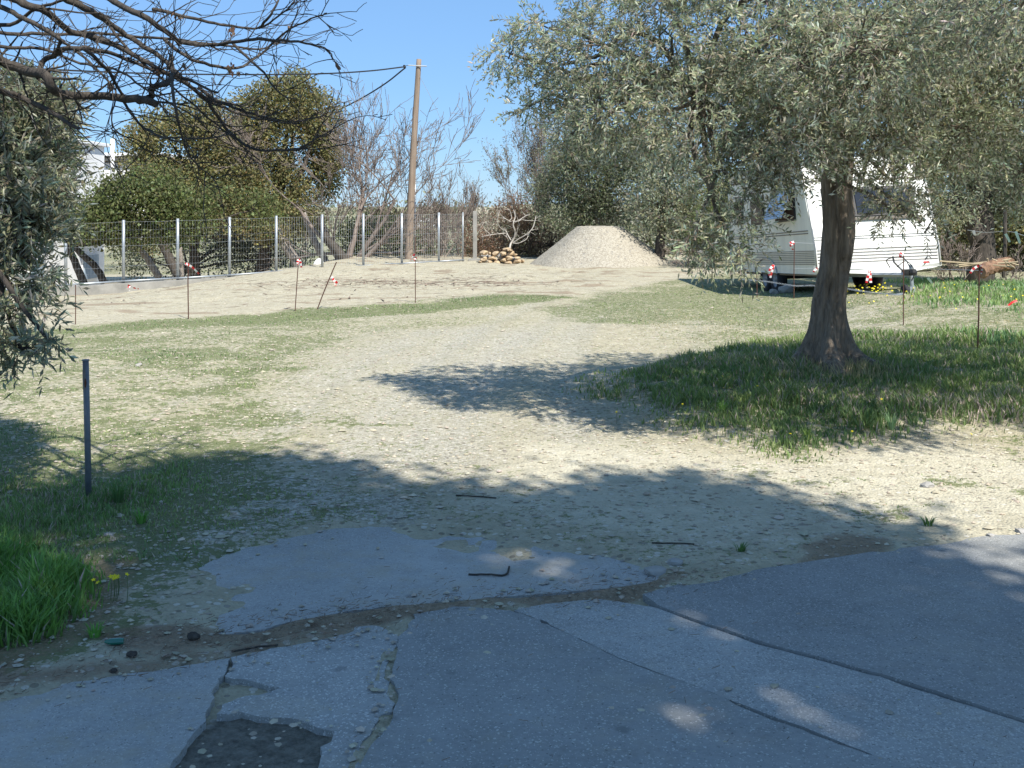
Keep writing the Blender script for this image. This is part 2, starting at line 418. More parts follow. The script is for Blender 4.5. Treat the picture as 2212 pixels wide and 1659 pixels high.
def tall_density(X, Y):
    n = fbm(X*1.6, Y*1.6, 3, 51)
    a = S((sdf_poly(X, Y, MOUND_G)+.35*n+.35)/.9)*(.85+.15*n)
    b = S((sdf_poly(X, Y, LEFT_G)+.22*n)/.5)*.7
    c = S((sdf_poly(X, Y, LEFT_TALL)+.15*n)/.3+.2)
    e = S((sdf_poly(X, Y, RIGHT_G)+.5*n)/1.0)*.6
    return np.clip(np.maximum.reduce([a, b, c, e]), 0, 1)
def short_density(X, Y):
    n = fbm(X*1.1, Y*1.5, 4, 61); n2 = fbm(X*4, Y*5, 3, 65)
    a = S((sdf_poly(X, Y, GREEN_STRIP)+.4*n)/.5+.4)
    b = S((sdf_poly(X, Y, LAWN)+.9*n)/1.0+.3)*.75
    gen = .36+.5*S(.5+1.1*n+.7*n2)
    leftness = S((-X*.55-(Y-11)*.02+1.1)/3.0)
    rightness = S((X-1.2)/2.2)*S((Y-10)/2)*.9
    bare = S(sdf_poly(X, Y, BARE)/1.0+.2)
    g = gen*np.maximum(leftness, rightness)*(1-.88*bare)
    g = g + .5*S((n2+n*.4-.18)/.25)*(1-.8*bare)*S((Y-6.5)/1.5)*S((14-Y)/4)*S((-X)/1.5+.4)
    g = g + .55*S((sdf_poly(X, Y, LEFT_G)+.5+.3*n2)/.6)
    g = g*(1-S((sdf_poly(X, Y, DIRT_FAR)+.2*n2)/.25))
    # tufts on the pale lane at the right
    t = S((fbm(X*2.6, Y*3.4, 3, 91)-.28)/.12)*S((X-.8)/1.5)*S((8.6-Y)/1)*S((Y-5.6)/.4)*.55
    t2 = S((fbm(X*2.2, Y*2.8, 3, 93)-.25)/.12)*S((-X-.3)/1)*S((9.4-Y)/1)*S((Y-5.6)/.4)*.8
    r = np.maximum.reduce([a, b, g, t, t2])
    return np.clip(r*(1-S(sdf_poly(X, Y, ROAD)/.15+.3)), 0, 1)

td = tall_density(gx, gy); shd = short_density(gx, gy)
m_green = np.maximum(td*.85, shd)
strk = vnoise((gx-.012*(gy-8)**2)*2.7, gy*.12, 71)+.5*vnoise((gx-.012*(gy-8)**2)*7, gy*.2, 72)
m_gravel = np.clip(.38*strk*S((gy-6.5)/1.5)*S((24-gy)/4)+S((sdf_poly(gx, gy, GRAVEL)+.15*fbm(gx*3, gy*3, 2, 5))/.3+.3)
                   + .55*S((sdf_poly(gx, gy, BARE))/1.5+.3)*(1-S(sdf_poly(gx, gy, SAND)/.4+.3)), 0, 1)
m_sand = np.maximum(S((sdf_poly(gx, gy, SAND)+.3*fbm(gx*1.5, gy*1.5, 3, 6))/.6+.4), .0)
far_dirt = S((sdf_poly(gx, gy, DIRT_FAR)+.15*fbm(gx*2, gy*2, 2, 7))/.25+.5)
deb = gp([(1000, 612)])[0]
m_brown = np.clip(S(1-dist_line(gx, gy, SPILL)/.2+.6*fbm(gx*2.2, gy*2.2, 3, 9)-.2)
                  + .8*S(.9-dist_line(gx, gy, SPILL2)/.25+.6*fbm(gx*2.2, gy*2.2, 3, 19)-.2)
                  + .7*S((fbm(gx*1.2, gy*2.2, 3, 29)-.12)/.25)*S((gx-.3)/1.2)*S((6.3-gy)/.6)*S((gy-4.5)/.5)
                  + .6*S((fbm(gx*1.1, gy*3.4, 4, 33)-.08)/.25)*far_dirt
                  + .8*np.exp(-((gx+4.3)**2/.25+(gy-7.5)**2/.1))+.6*S((sdf_poly(gx, gy, LEFT_G)+.3)/.2)*S((.35-sdf_poly(gx, gy, LEFT_G))/.3)*S((5.6-gy)/.5), 0, 1)
m_hole = np.clip(S(sdf_poly(gx, gy, HOLE)/.05+1), 0, 1)
g = MB(); g.add(np.stack([gx, gy, GZ], -1), quads)
ground = g.build('ground', [], smooth_=True)
for nm, cols in (('mask_a', (m_green, m_gravel, m_brown)), ('mask_b', (m_sand, far_dirt, m_hole))):
    ca = ground.data.color_attributes.new(nm, 'FLOAT_COLOR', 'POINT')
    ca.data.foreach_set('color', np.stack([*cols, np.ones_like(gx)], -1).ravel())
tag(ground, kind='structure', label='sunny bare dirt and gravel lot with patches of grass')

def ground_mat():
    m, nt, bs, out = new_mat('dirt_gravel_and_grass'); k = N(nt)
    g = k.n('ShaderNodeNewGeometry').outputs['Position']
    A = k.n('ShaderNodeSeparateColor'); k.l(k.n('ShaderNodeAttribute', attribute_name='mask_a').outputs['Color'], A.inputs[0])
    B = k.n('ShaderNodeSeparateColor'); k.l(k.n('ShaderNodeAttribute', attribute_name='mask_b').outputs['Color'], B.inputs[0])
    big = k.noise(g, .9, 5, .6); mid = k.noise(g, 6, 5, .65); fine = k.noise(g, 45, 4, .7); spk = k.noise(g, 22, 5, .75)
    cells = k.voro(g, 55, 'Color'); cs = k.n('ShaderNodeSeparateColor'); k.l(cells, cs.inputs[0]); cd = k.voro(g, 55)
    c2 = k.voro(g, 24, 'Color'); cs2 = k.n('ShaderNodeSeparateColor'); k.l(c2, cs2.inputs[0]); cd2 = k.voro(g, 24)
    soil = k.mix(k.ramp(mid, [(.3, 0.), (.7, 1.)]), (.31, .28, .195), (.45, .41, .30))
    grav = k.mix(cs.outputs[0], (.25, .235, .185), (.49, .465, .39))
    sand = k.mix(k.ramp(mid, [(.3, 0.), (.7, 1.)]), (.41, .38, .29), (.55, .515, .405))
    fdirt = k.mix(k.ramp(mid, [(.3, 0.), (.7, 1.)]), (.34, .305, .22), (.455, .42, .315))
    brown = k.mix(k.ramp(fine, [(.3, 0.), (.7, 1.)]), (.12, .08, .055), (.28, .2, .135))
    green = k.mix(k.ramp(spk, [(.3, 0.), (.7, 1.)]), (.075, .1, .035), (.19, .205, .1))
    col = k.mix(k.math('MULTIPLY', k.math('ADD', A.outputs[1], k.math('SUBTRACT', big, .5)), 1.0, True), soil, grav)
    col = k.mix(k.math('MULTIPLY', B.outputs[0], .9), col, sand)
    col = k.mix(B.outputs[1], col, fdirt)
    # small pale pebbles and dark crumbs
    peb = k.math('MULTIPLY', k.math('GREATER_THAN', cs2.outputs[0], .80), k.math('LESS_THAN', cd2, .40))
    col = k.mix(k.math('MULTIPLY', peb, .75), col, (.56, .53, .46))
    crumb = k.math('MULTIPLY', k.math('GREATER_THAN', cs2.outputs[1], .86), k.math('LESS_THAN', cd2, .42))
    col = k.mix(k.math('MULTIPLY', crumb, .6), col, (.13, .11, .085))
    col = k.mix(k.math('MULTIPLY', k.ramp(fine, [(.25, 1.), (.5, 0.)]), .35), col, (.16, .135, .1))
    # grass cover breaks up with noise
    gf = k.math('ADD', k.math('MULTIPLY', A.outputs[0], .95), k.math('MULTIPLY', k.math('SUBTRACT', spk, .5), 3.0))
    gf = k.ramp(k.math('ADD', gf, k.math('MULTIPLY', k.math('SUBTRACT', k.noise(g, 11, 5, .7), .5), 2.2)), [(.36, 0.), (.66, 1.)])
    gf = k.math('MULTIPLY', k.math('MULTIPLY', gf, .9), k.math('GREATER_THAN', A.outputs[0], .02))
    col = k.mix(gf, col, green)
    bf = k.ramp(k.math('ADD', A.outputs[2], k.math('MULTIPLY', k.math('SUBTRACT', fine, .5), .9)), [(.35, 0.), (.65, 1.)])
    col = k.mix(k.math('MULTIPLY', bf, .7), col, brown)
    col = k.mix(k.math('MULTIPLY', B.outputs[2], .9), col, k.mix(k.ramp(k.noise(g, 28, 6, .8), [(.35, 0.), (.65, 1.)]), (.06, .058, .052), (.19, .18, .155)))
    k.l(col, bs.inputs['Base Color']); bs.inputs['Roughness'].default_value = .95; bs.inputs['Specular IOR Level'].default_value = .1
    h = k.math('ADD', k.math('MULTIPLY', fine, .5), k.math('ADD', k.math('MULTIPLY', k.math('SUBTRACT', .6, cd), .7), k.math('MULTIPLY', peb, .8)))
    h = k.math('ADD', h, k.math('MULTIPLY', mid, 1.5))
    k.l(k.bump(h, .8, .015), bs.inputs['Normal'])
    return m
ground.data.materials.append(ground_mat())

# ------------------------------------------------------------------ road panels
def panel(name, pts, z, mat, jit=.012, thick=.05, edges=None):
    """irregular asphalt slab with jagged rim and a skirt"""
    P = [np.array(p) for p in pts]; ring = []
    for i in range(len(P)):
        a, b = P[i], P[(i+1) % len(P)]; L = np.linalg.norm(b-a); n = max(1, min(200, int(L/.03))) if max(a[1], b[1]) < 12 and min(a[1], b[1]) > 1 else 1
        for j in range(n):
            q = a+(b-a)*j/n
            e = (b-a)/(L+1e-9); nn = np.array([-e[1], e[0]])
            am = jit if n > 1 else 0
            q = q+nn*(am*2.2*float(fbm(np.array(q[0]*6+i), np.array(q[1]*6), 3, 5))+random.uniform(-am, am)*.35)
            ring.append(q)
    n = len(ring)
    top = [Vector((q[0], q[1], 0)) for q in ring]
    tris = tessellate_polygon([top])
    V = [(q[0], q[1], z) for q in ring]+[(q[0], q[1], z-thick) for q in ring]
    area = sum(ring[i][0]*ring[(i+1) % n][1]-ring[(i+1) % n][0]*ring[i][1] for i in range(n))
    T = []
    for t in tris:
        a, b, c = (np.array(ring[q]) for q in t)
        s_ = (b[0]-a[0])*(c[1]-a[1])-(b[1]-a[1])*(c[0]-a[0])
        T.append(t if s_ > 0 else t[::-1])
    sk = [((i, (i+1) % n, n+(i+1) % n, n+i)[::(1 if area < 0 else -1)]) for i in range(n)]
    mb = MB(); mb.add(V, [np.array(T), np.array(sk)])
    return mb.build(name, mat)
far_r = [(12, 9.0)]
A_ = gp([(2212, 1152), (1880, 1198), (1640, 1235), (1480, 1265), (1388, 1290), (1420, 1312), (1500, 1344), (1640, 1392), (1900, 1462), (2050, 1510), (2300, 1590)])
pa = panel('asphalt_panel', [(4.6, 7.6-1.05)]+A_+[(3.9, 2.9), (9, 1.5), (9, 8.0)], .014, M['asphalt_a'], .004)
B_ = gp([(1420, 1316), (1500, 1348), (1640, 1396), (1900, 1466), (2050, 1514), (2300, 1594)])
pb = panel('asphalt_panel', B_+[(3.8, 2.8), (7, .9), (7, .5), (1.5, 2.0)]+gp([(2000, 1665), (1900, 1640), (1600, 1524), (1340, 1424), (1180, 1347), (1110, 1322), (1180, 1308), (1300, 1296)]), .006, M['asphalt_b'], .005)
C_ = gp([(1106, 1322), (1176, 1348), (1336, 1427), (1596, 1527), (1896, 1643), (1996, 1668)])
pc = panel('asphalt_panel', C_+[(1.5, 1.95), (7, .4), (7, -8), (-.9, -8), (-.75, 1.9)]+gp([(768, 1672), (812, 1592), (850, 1542), (860, 1512), (838, 1466), (850, 1420), (874, 1375), (896, 1334), (1000, 1316)]), .010, M['asphalt_c'], .014)
D_ = gp([(754, 1665), (801, 1588), (840, 1538), (850, 1511), (828, 1466), (840, 1420), (864, 1374), (800, 1350), (740, 1362), (640, 1392), (500, 1420)])
pd = panel('asphalt_panel', D_+gp([(488, 1460), (520, 1471), (570, 1474), (605, 1486), (585, 1496), (530, 1504), (480, 1522), (468, 1543), (520, 1540), (590, 1553), (650, 1552), (722, 1580), (710, 1615), (690, 1650), (672, 1700)])+[(-.7, 1.2), (-.7, 1.0)], .001, M['asphalt_d'], .018)
G_ = gp([(496, 1422), (330, 1452), (150, 1474), (0, 1492), (-300, 1510)])
pg = panel('asphalt_panel', G_+[(-7, 3.6), (-7, -8), (-.95, -8), (-.95, 1.9)]+gp([(340, 1740), (398, 1602), (446, 1548), (462, 1500), (485, 1460)]), .004, M['asphalt_e'], .014)
E_ = gp([(720, 1120), (900, 1120), (1150, 1150), (1330, 1185), (1450, 1230), (1440, 1262), (1390, 1262), (1250, 1278), (1050, 1294), (900, 1308), (790, 1318), (700, 1330), (620, 1344), (530, 1366), (400, 1374), (290, 1378), (275, 1372), (340, 1300), (430, 1225), (560, 1165)])
pe = panel('asphalt_panel', E_, .003, M['asphalt_e'], .015)
F_ = gp([(560, 1375), (650, 1353), (760, 1336), (835, 1342), (800, 1347), (730, 1360), (640, 1384), (500, 1412), (470, 1405)])
for o, lb in ((pa, 'darker smooth asphalt panel right of the long seam'), (pb, 'chipped asphalt strip between the two long seams'), (pc, 'grey asphalt panel in the middle foreground'),
              (pd, 'worn pale asphalt between jagged crack and pothole'), (pg, 'pale asphalt at the lower left'), (pe, 'old pale driveway asphalt fading into dirt')):
    tag(o, label=lb, kind='structure')
    o.name = 'road'

# ------------------------------------------------------------------ scatter: stones, needles, grass
def in_view(X, Y, margin=.35):
    return np.abs(X) < (.466+.05)*np.maximum(Y, 3)+margin
def stones(n, region, smin, smax, seed, dens, flat=.6, tint=((.75, 1.15)), lift=.2):
    rng = np.random.default_rng(seed); x0, x1, y0, y1 = region
    X = rng.uniform(x0, x1, n*3); Y = y0*(y1/y0)**rng.uniform(0, 1, n*3)
    k = in_view(X, Y) & (rng.uniform(0, 1, n*3) < dens(X, Y)); X = X[k][:n]; Y = Y[k][:n]; n = len(X)
    s_ = smin+(smax-smin)*rng.power(.35, n)
    Z = height(X, Y); rd = sdf_poly(X, Y, ROAD) > .1; Z = np.where(rd, np.maximum(Z, .006), Z)
    base = np.array([(1, 0, 0), (.31, .95, 0), (-.81, .59, 0), (-.81, -.59, 0), (.31, -.95, 0), (.1, .1, .8), (-.05, 0, -.7)])
    V = base[None]*(1+rng.uniform(-.28, .28, (n, 7, 1)))+rng.uniform(-.1, .1, (n, 7, 3))
    V[:, :, 2] *= flat; V *= s_[:, None, None]
    th = rng.uniform(0, 2*PI, n); c, s2 = np.cos(th), np.sin(th); st = rng.uniform(.7, 1.3, n)
    x = V[:, :, 0]*st[:, None]; y_ = V[:, :, 1].copy()
    V[:, :, 0] = x*c[:, None]-y_*s2[:, None]+X[:, None]; V[:, :, 1] = x*s2[:, None]+y_*c[:, None]+Y[:, None]
    V[:, :, 2] += (Z+s_*lift)[:, None]
    ft = np.array([(0, 1, 5), (1, 2, 5), (2, 3, 5), (3, 4, 5), (4, 0, 5), (1, 0, 6), (2, 1, 6), (3, 2, 6), (4, 3, 6), (0, 4, 6)])
    Fc = (ft[None]+np.arange(n)[:, None, None]*7).reshape(-1, 3)
    t = rng.uniform(tint[0], tint[1], (n, 1))*np.array([1, .97, .92])[None]+rng.uniform(-.05, .05, (n, 3))
    mb = MB(); mb.add(V.reshape(-1, 3), Fc, np.repeat(t, 7, 0)); return mb
def stone_mat():
    m, nt, bs, out = new_mat('limestone_chips'); k = N(nt)
    at = k.n('ShaderNodeAttribute', attribute_name='tint').outputs['Color']
    g = k.n('ShaderNodeNewGeometry').outputs['Position']
    c = k.mix(k.noise(g, 30, 3), (.34, .31, .25), (.5, .47, .39)); c = k.mix(1., c, at, 'MULTIPLY')
    k.l(c, bs.inputs['Base Color']); bs.inputs['Roughness'].default_value = .9; bs.inputs['Specular IOR Level'].default_value = .15
    return m
M['stone'] = stone_mat()
def d_grav(X, Y):
    onr = sdf_poly(X, Y, ROAD)
    a = np.where(onr > .15, .05, .75)
    a = np.where((onr > .15) & (np.minimum(dist_line(X, Y, SPILL), dist_line(X, Y, SPILL2)) < .2), .6, a)
    a = np.where(sdf_poly(X, Y, HOLE) > -.02, .25, a)
    a = np.where((dist_line(X, Y, CRACK) < .06), .9, a)
    return a*(1-.85*tall_density(X, Y))
tag(stones(14500, (-5, 5, 3.0, 16), .004, .018, 5, d_grav).build('gravel', M['stone'], tint=True), 'loose pale gravel scattered over dirt and road edge', 'gravel', kind='stuff')
tag(stones(1500, (-9, 10, 4.0, 30), .010, .032, 6, lambda X, Y: np.where(sdf_poly(X, Y, ROAD) > .15, .02, .7)*(1-.7*tall_density(X, Y)), .5, (.8, 1.2)).build('rubble', M['stone'], tint=True), 'larger pale stones strewn about the dirt lot', 'stones', kind='stuff')

def needles(n, seed, dens, region, L=(.03, .08), tint=(.5, .3, .2), wf=.02):
    rng = np.random.default_rng(seed); x0, x1, y0, y1 = region
    X = rng.uniform(x0, x1, n*4); Y = rng.uniform(y0, y1, n*4)
    k = rng.uniform(0, 1, n*4) < dens(X, Y); X = X[k][:n]; Y = Y[k][:n]; n = len(X)
    Z = height(X, Y); Z = np.where(sdf_poly(X, Y, ROAD) > .1, np.maximum(Z, .012), Z)+rng.uniform(.002, .012, n)
    zt = rng.uniform(-.003, .003, n); th = rng.uniform(0, PI, n); l = rng.uniform(L[0], L[1], n)/2; w_ = l*wf+.0006
    dx, dy = np.cos(th), np.sin(th)
    V = np.stack([np.stack([X+sx*dx*l-sy*dy*w_, Y+sx*dy*l+sy*dx*w_, Z+sx*zt+.0006*sy], -1) for sx, sy in ((-1, -1), (1, -1), (1, 1), (-1, 1))], 1)
    Fc = np.arange(n*4).reshape(-1, 4)
    t = np.array(tint)[None]*rng.uniform(.5, 1.5, (n, 1))
    mb = MB(); mb.add(V.reshape(-1, 3), Fc, np.repeat(t, 4, 0)); return mb
M['needle'] = leaf_mat('pine_needle', (1, 1, 1), (1, 1, 1), .1, .8)
def d_needle(X, Y):
    a = np.exp(-(dist_line(X, Y, SPILL)/.16)**2)*.9+np.exp(-(dist_line(X, Y, SPILL2)/.14)**2)*.6
    b = .25*S((fbm(X*1.2, Y*2.2, 3, 29)-.05)/.25)*(Y > 4.4)
    return np.clip(a+.25*b*S((6.8-Y)/.6)*(sdf_poly(X, Y, ROAD) < .1)+.006, 0, 1)
tag(needles(16000, 3, d_needle, (-4, 5, 3.2, 7.2), (.012, .04), tint=(.17, .115, .08)).build('pine_needles', M['needle'], tint=True), 'brown pine needles gathered along the road seams', 'needles', kind='stuff')
def d_deb(X, Y):
    c = gp([(900, 612)], 0)[0]
    return np.clip(np.exp(-((X-c[0]+.2)**2/6+(Y-c[1]-.2)**2/1.6))*1.2+.04, 0, 1)
tag(needles(2600, 4, d_deb, (-9, 2, 18, 30), (.06, .34), (.24, .17, .13), .09).build('plant_debris', M['needle'], tint=True), 'dry stalks and roots littering the bulldozed dirt', 'plant debris', kind='stuff')

def grass(n, seed, dens, region, hmin, hmax, width=.006, tall=True, lod=True, cols=((1, 1, 1), (1.5, 1.25, 1.1)), dry=.06, clump=.6):
    rng = np.random.default_rng(seed); x0, x1, y0, y1 = region
    m = n*3
    X = rng.uniform(x0, x1, m); Y = y0*(y1/y0)**rng.uniform(0, 1, m) if lod else rng.uniform(y0, y1, m)
    k = in_view(X, Y, .6); X = X[k]; Y = Y[k]
    dn = dens(X, Y)*(1-clump+clump*S(.5+1.6*vnoise(X*7, Y*7, seed)))
    k = rng.uniform(0, 1, len(X)) < dn; X = X[k][:n]; Y = Y[k][:n]; n = len(X)
    Z = height(X, Y)-.005
    tuft = .55+.45*vnoise(X*2.2, Y*2.2, seed+3)+.25*vnoise(X*9, Y*9, seed+4)
    h = (hmin+(hmax-hmin)*np.clip(tuft, 0, 1.2)*rng.uniform(.35, 1.0, n))*(.3+.7*np.clip(dens(X, Y), 0, 1)**.8)
    th = rng.uniform(0, 2*PI, n); ln = rng.uniform(.15, .75, n)*h
    wd = width*rng.uniform(.7, 1.4, n)*(1+.05*Y)
    ax, ay = np.cos(th), np.sin(th); ph = th+rng.uniform(.6, 2.4, n); bx, by = np.cos(ph), np.sin(ph)
    def P(t, s_): return np.stack([X+ax*ln*t*t+bx*wd*s_, Y+ay*ln*t*t+by*wd*s_, Z+h*t*(1-.12*t)], -1)
    if tall:
        V = np.stack([P(0, -.5), P(0, .5), P(.55, .42), P(.55, -.42), P(1, 0)], 1)
        o_ = np.arange(n)[:, None]*5
        fl = [o_+np.array([[0, 1, 2, 3]]), o_+np.array([[3, 2, 4]])]; kk = 5
    else:
        V = np.stack([P(0, -.5), P(0, .5), P(1, 0)], 1); o_ = np.arange(n)[:, None]*3; fl = [o_+np.array([[0, 1, 2]])]; kk = 3
    mixv = np.clip(.5+.6*vnoise(X*1.3, Y*1.3, seed+9)+rng.normal(0, .25, n), 0, 1)[:, None]
    t = np.array(cols[0])[None]*(1-mixv)+np.array(cols[1])[None]*mixv; t = t*rng.uniform(.7, 1.25, (n, 1))
    d_ = rng.uniform(0, 1, n) < dry*(1+2*S(vnoise(X*1.1, Y*1.1, seed+13))); t[d_] = np.array([3.2, 1.7, 4.0])*rng.uniform(.7, 1.1, (d_.sum(), 1))
    mb = MB(); mb.add(V.reshape(-1, 3), fl, np.repeat(t, kk, 0)); return mb
def only(P, extra=0.0):
    return lambda X, Y: tall_density(X, Y)*(sdf_poly(X, Y, P) > -.4-extra)
tag(grass(70000, 11, only(MOUND_G), (-.5, 9, 7.2, 14), .03, .22, .007, dry=.12, cols=((1, 1, 1), (1.65, 1.35, 1.3))).build('long_grass', M['grass'], tint=True), 'long green grass on the mound around the olive trunk', 'grass', kind='stuff')
tag(grass(52000, 12, only(LEFT_G), (-5, -1, 3.4, 8.2), .03, .15, .005, dry=.07, cols=((1.1, 1.15, 1.1), (1.7, 1.5, 1.5))).build('long_grass', M['grass'], tint=True), 'thin grass and weeds around the steel post', 'grass', kind='stuff')
tag(grass(20000, 13, lambda X, Y: S((sdf_poly(X, Y, LEFT_TALL)+.15*fbm(X*1.6, Y*1.6, 3, 51))/.3+.2), (-3.6, -1.3, 3.5, 5.9), .08, .27, .008, cols=((1.0, 1.2, .9), (1.5, 1.7, 1.0)), dry=.03).build('lush_grass', M['grass'], tint=True), 'lush bright green grass at the left roadside', 'grass', kind='stuff')
tag(grass(38000, 14, only(RIGHT_G, 1), (5, 16, 12, 27), .06, .26, .010, lod=False, cols=((1.1, 1.2, 1.5), (1.8, 1.6, 1.6))).build('meadow_grass', M['grass'], tint=True), 'green meadow grass right of the caravan', 'grass', kind='stuff')
tag(grass(90000, 15, short_density, (-12, 9, 5.2, 24), .012, .045, .009, tall=False, cols=((1.0, 1.0, 1.2), (1.9, 1.5, 1.7)), dry=.1, clump=.5).build('short_grass', M['grass'], tint=True), 'short patchy grass across the gravel lot', 'grass', kind='stuff')
def straw_d(X, Y): return .6*S((X-.8)/2)*S((Y-12)/1.5)*S((19.5-Y)/2)*(1-.8*(sdf_poly(X, Y, RIGHT_G) > .3))
tag(grass(16000, 16, straw_d, (0, 10, 11.8, 20), .01, .04, .012, tall=False, cols=((1, 1, 1), (1.2, 1.2, 1.3)), dry=0).build('dry_straw', M['straw'], tint=True), 'pale dry mown straw behind the olive tree', 'straw', kind='stuff')
tag(grass(1200, 17, lambda X, Y: np.exp(-((X-3.15)**2/.35+(Y-10.2)**2/.15)), (2.0, 4.4, 9.5, 11.1), .1, .42, .006, cols=((1, 1, 1), (1.3, 1.2, 1.2)), dry=0, lod=False, clump=.2).build('dry_grass', M['straw'], tint=True), 'dry straw stalks round the foot of the olive trunk', 'grass', kind='stuff')

# yellow flowers
def flowers(n, seed, cx, cy, sx, sy, h, r, dens=None):
    rng = np.random.default_rng(seed); mb = MB()
    for i in range(n):
        x, y = rng.normal(cx, sx), rng.normal(cy, sy); z = H1(x, y)+h*rng.uniform(.5, 1.1)
        nrm = Vector((rng.normal(0, .4), rng.normal(-.5, .3), 1)).normalized(); q = nrm.to_track_quat('Z', 'Y')
        ring = [q@Vector((math.cos(a)*r*(1 if k % 2 else .5), math.sin(a)*r*(1 if k % 2 else .5), 0)) for k, a in enumerate(np.arange(10)*2*PI/10)]
        mb.add([(x+v.x, y+v.y, z+v.z) for v in ring]+[(x, y, z-.003)], np.array([(k, (k+1) % 10, 10) for k in range(10)]))
        mb.tube([(x, y, H1(x, y)), (x+.004, y, (z+H1(x, y))/2), (x, y, z-.003)], .0015, 3, False, mi=1)
    return mb
for a, lb in (((9, 1, -1.72, 4.72, .04, .05, .13, .012), 'yellow wildflowers in the lush roadside grass'),
              ((46, 2, 5.95, 18.4, .25, .3, .14, .022), 'yellow wildflowers clustered beside the caravan drawbar'),
              ((60, 3, 7.3, 16.6, 1.1, 1.3, .1, .017), 'yellow wildflowers dotted through the right meadow'),
              ((12, 5, 2.9, 8.7, 1.2, .8, .12, .012), 'yellow wildflowers in the grass in front of the olive')):
    tag(flowers(*a).build('wildflowers', [M['flower'], M['stem']]), lb, 'flowers', kind='stuff')

# ------------------------------------------------------------------ foliage
def leaves(mb, P, D, L, W, rng, tints, flat=.35, jitter=.5):
    """P base points, D directions, folded rhombic leaves"""
    n = len(P); D = D+rng.normal(0, jitter, (n, 3)); D /= np.linalg.norm(D, axis=1)[:, None]+1e-9
    R = rng.normal(0, 1, (n, 3)); R[:, 2] += flat; A = np.cross(D, R); A /= np.linalg.norm(A, axis=1)[:, None]+1e-9
    U = np.cross(A, D)
    l = L*rng.uniform(.6, 1.15, n)[:, None]; w_ = W*rng.uniform(.7, 1.2, n)[:, None]
    flip = np.where(U[:, 2:3] < 0, -1.0, 1.0); A = A*flip; U = U*flip
    V = np.stack([P, P+D*l*.5+A*w_*.5+U*w_*.12, P+D*l, P+D*l*.5-A*w_*.5+U*w_*.12], 1)
    o_ = np.arange(n)[:, None]*4
    t = rng.uniform(tints[0], tints[1], (n, 1))*np.array([1, 1, 1])+rng.normal(0, .05, (n, 3))
    t[:, 0] += rng.uniform(-.08, .2, n); t = np.clip(t, .2, 3)
    mb.add(V.reshape(-1, 3), [np.concatenate([o_+np.array([[0, 1, 2]]), o_+np.array([[0, 2, 3]])])], np.repeat(t, 4, 0))

def lobe_pts(lobes, n, rng, shell=.45):
    """lobes: (x,y,d, rx,rz,rd) in metres; returns points + outward directions, weight by surface"""
    wts = np.array([l[3]*l[4]+l[4]*l[5]+l[3]*l[5] for l in lobes]); wts /= wts.sum()
    idx = rng.choice(len(lobes), n, p=wts); Lb = np.array(lobes)[idx]
    u = rng.normal(0, 1, (n, 3)); u /= np.linalg.norm(u, axis=1)[:, None]
    r = (rng.uniform(shell**3, 1.0, n)**(1/3))*rng.uniform(.85, 1.1, n)
    P = Lb[:, :3]+u*Lb[:, 3:6]*r[:, None]
    return P, u, idx
def lobes_px(L):
    """(x, y, rx, ry in photo px, d, depth radius m) -> (X, Y, Z, rX, rY, rZ)"""
    return [(*px(x, y, d), rx/F*d, rd, ry/F*d) for x, y, rx, ry, d, rd in L]

def spray_crown(lobes, nspray, rng, L=.055, W=.0115, per=16, sl=.28, droop=.6, tints=(.75, 1.25), shell=.5, clumps=None):
    """olive-type crown: drooping twigs with opposite narrow leaves"""
    P, u, idx = lobe_pts(lobes, nspray, rng, shell)
    k = vnoise(P[:, 0]*2.6+P[:, 1]*1.9, P[:, 2]*2.6-P[:, 1]*1.1, 5)+.5*vnoise(P[:, 0]*6, P[:, 2]*6+P[:, 1]*5, 8)
    keep = k > -.62
    P = P[keep]; u = u[keep]; n = len(P)
    D = u*.8+rng.normal(0, .5, (n, 3)); D[:, 2] -= droop*rng.uniform(-.5, 1.2, n); D /= np.linalg.norm(D, axis=1)[:, None]
    ln = sl*rng.uniform(.5, 1.3, n)
    tw = MB(); lv = MB()
    dz = np.array([0, 0, -1.0])
    def at(t): return P+D*(ln*t)[:, None]+dz[None]*(ln*.35*t*t)[:, None]
    # twigs as thin three-sided prisms
    side = np.cross(D, rng.normal(0, 1, (n, 3))); side /= np.linalg.norm(side, axis=1)[:, None]+1e-9; s2 = np.cross(D, side)
    r0 = .0028; ring = []
    for t, rr in ((0, r0), (.8, r0*.35)):
        c = at(t)
        ring += [c+side*rr, c-side*rr*.5+s2*rr*.87, c-side*rr*.5-s2*rr*.87]
    V = np.stack(ring, 1); o_ = np.arange(n)[:, None]*6
    fl = [o_+np.array([[a*3+j, a*3+(j+1) % 3, a*3+3+(j+1) % 3, a*3+3+j]]) for a in (0,) for j in range(3)]
    tw.add(V.reshape(-1, 3), fl)
    tone = rng.uniform(.7, 1.4, n)*(1+.25*vnoise(P[:, 0]*1.3, P[:, 2]*1.3+P[:, 1], 3))
    for j in range(per):
        t = (j//2+.7)/(per/2+.3); q = at(min(t, 1.0)); sgn = 1 if j % 2 else -1
        dd = D*.75+side*sgn*.75+s2*rng.normal(0, .45, (n, 1)); dd[:, 2] -= .1
        m0 = len(lv.t); leaves(lv, q, dd, L, W, rng, tints, .5, .22)
        lv.t[-1] = lv.t[-1]*np.repeat(tone, 4)[:, None]
    return lv, tw, P
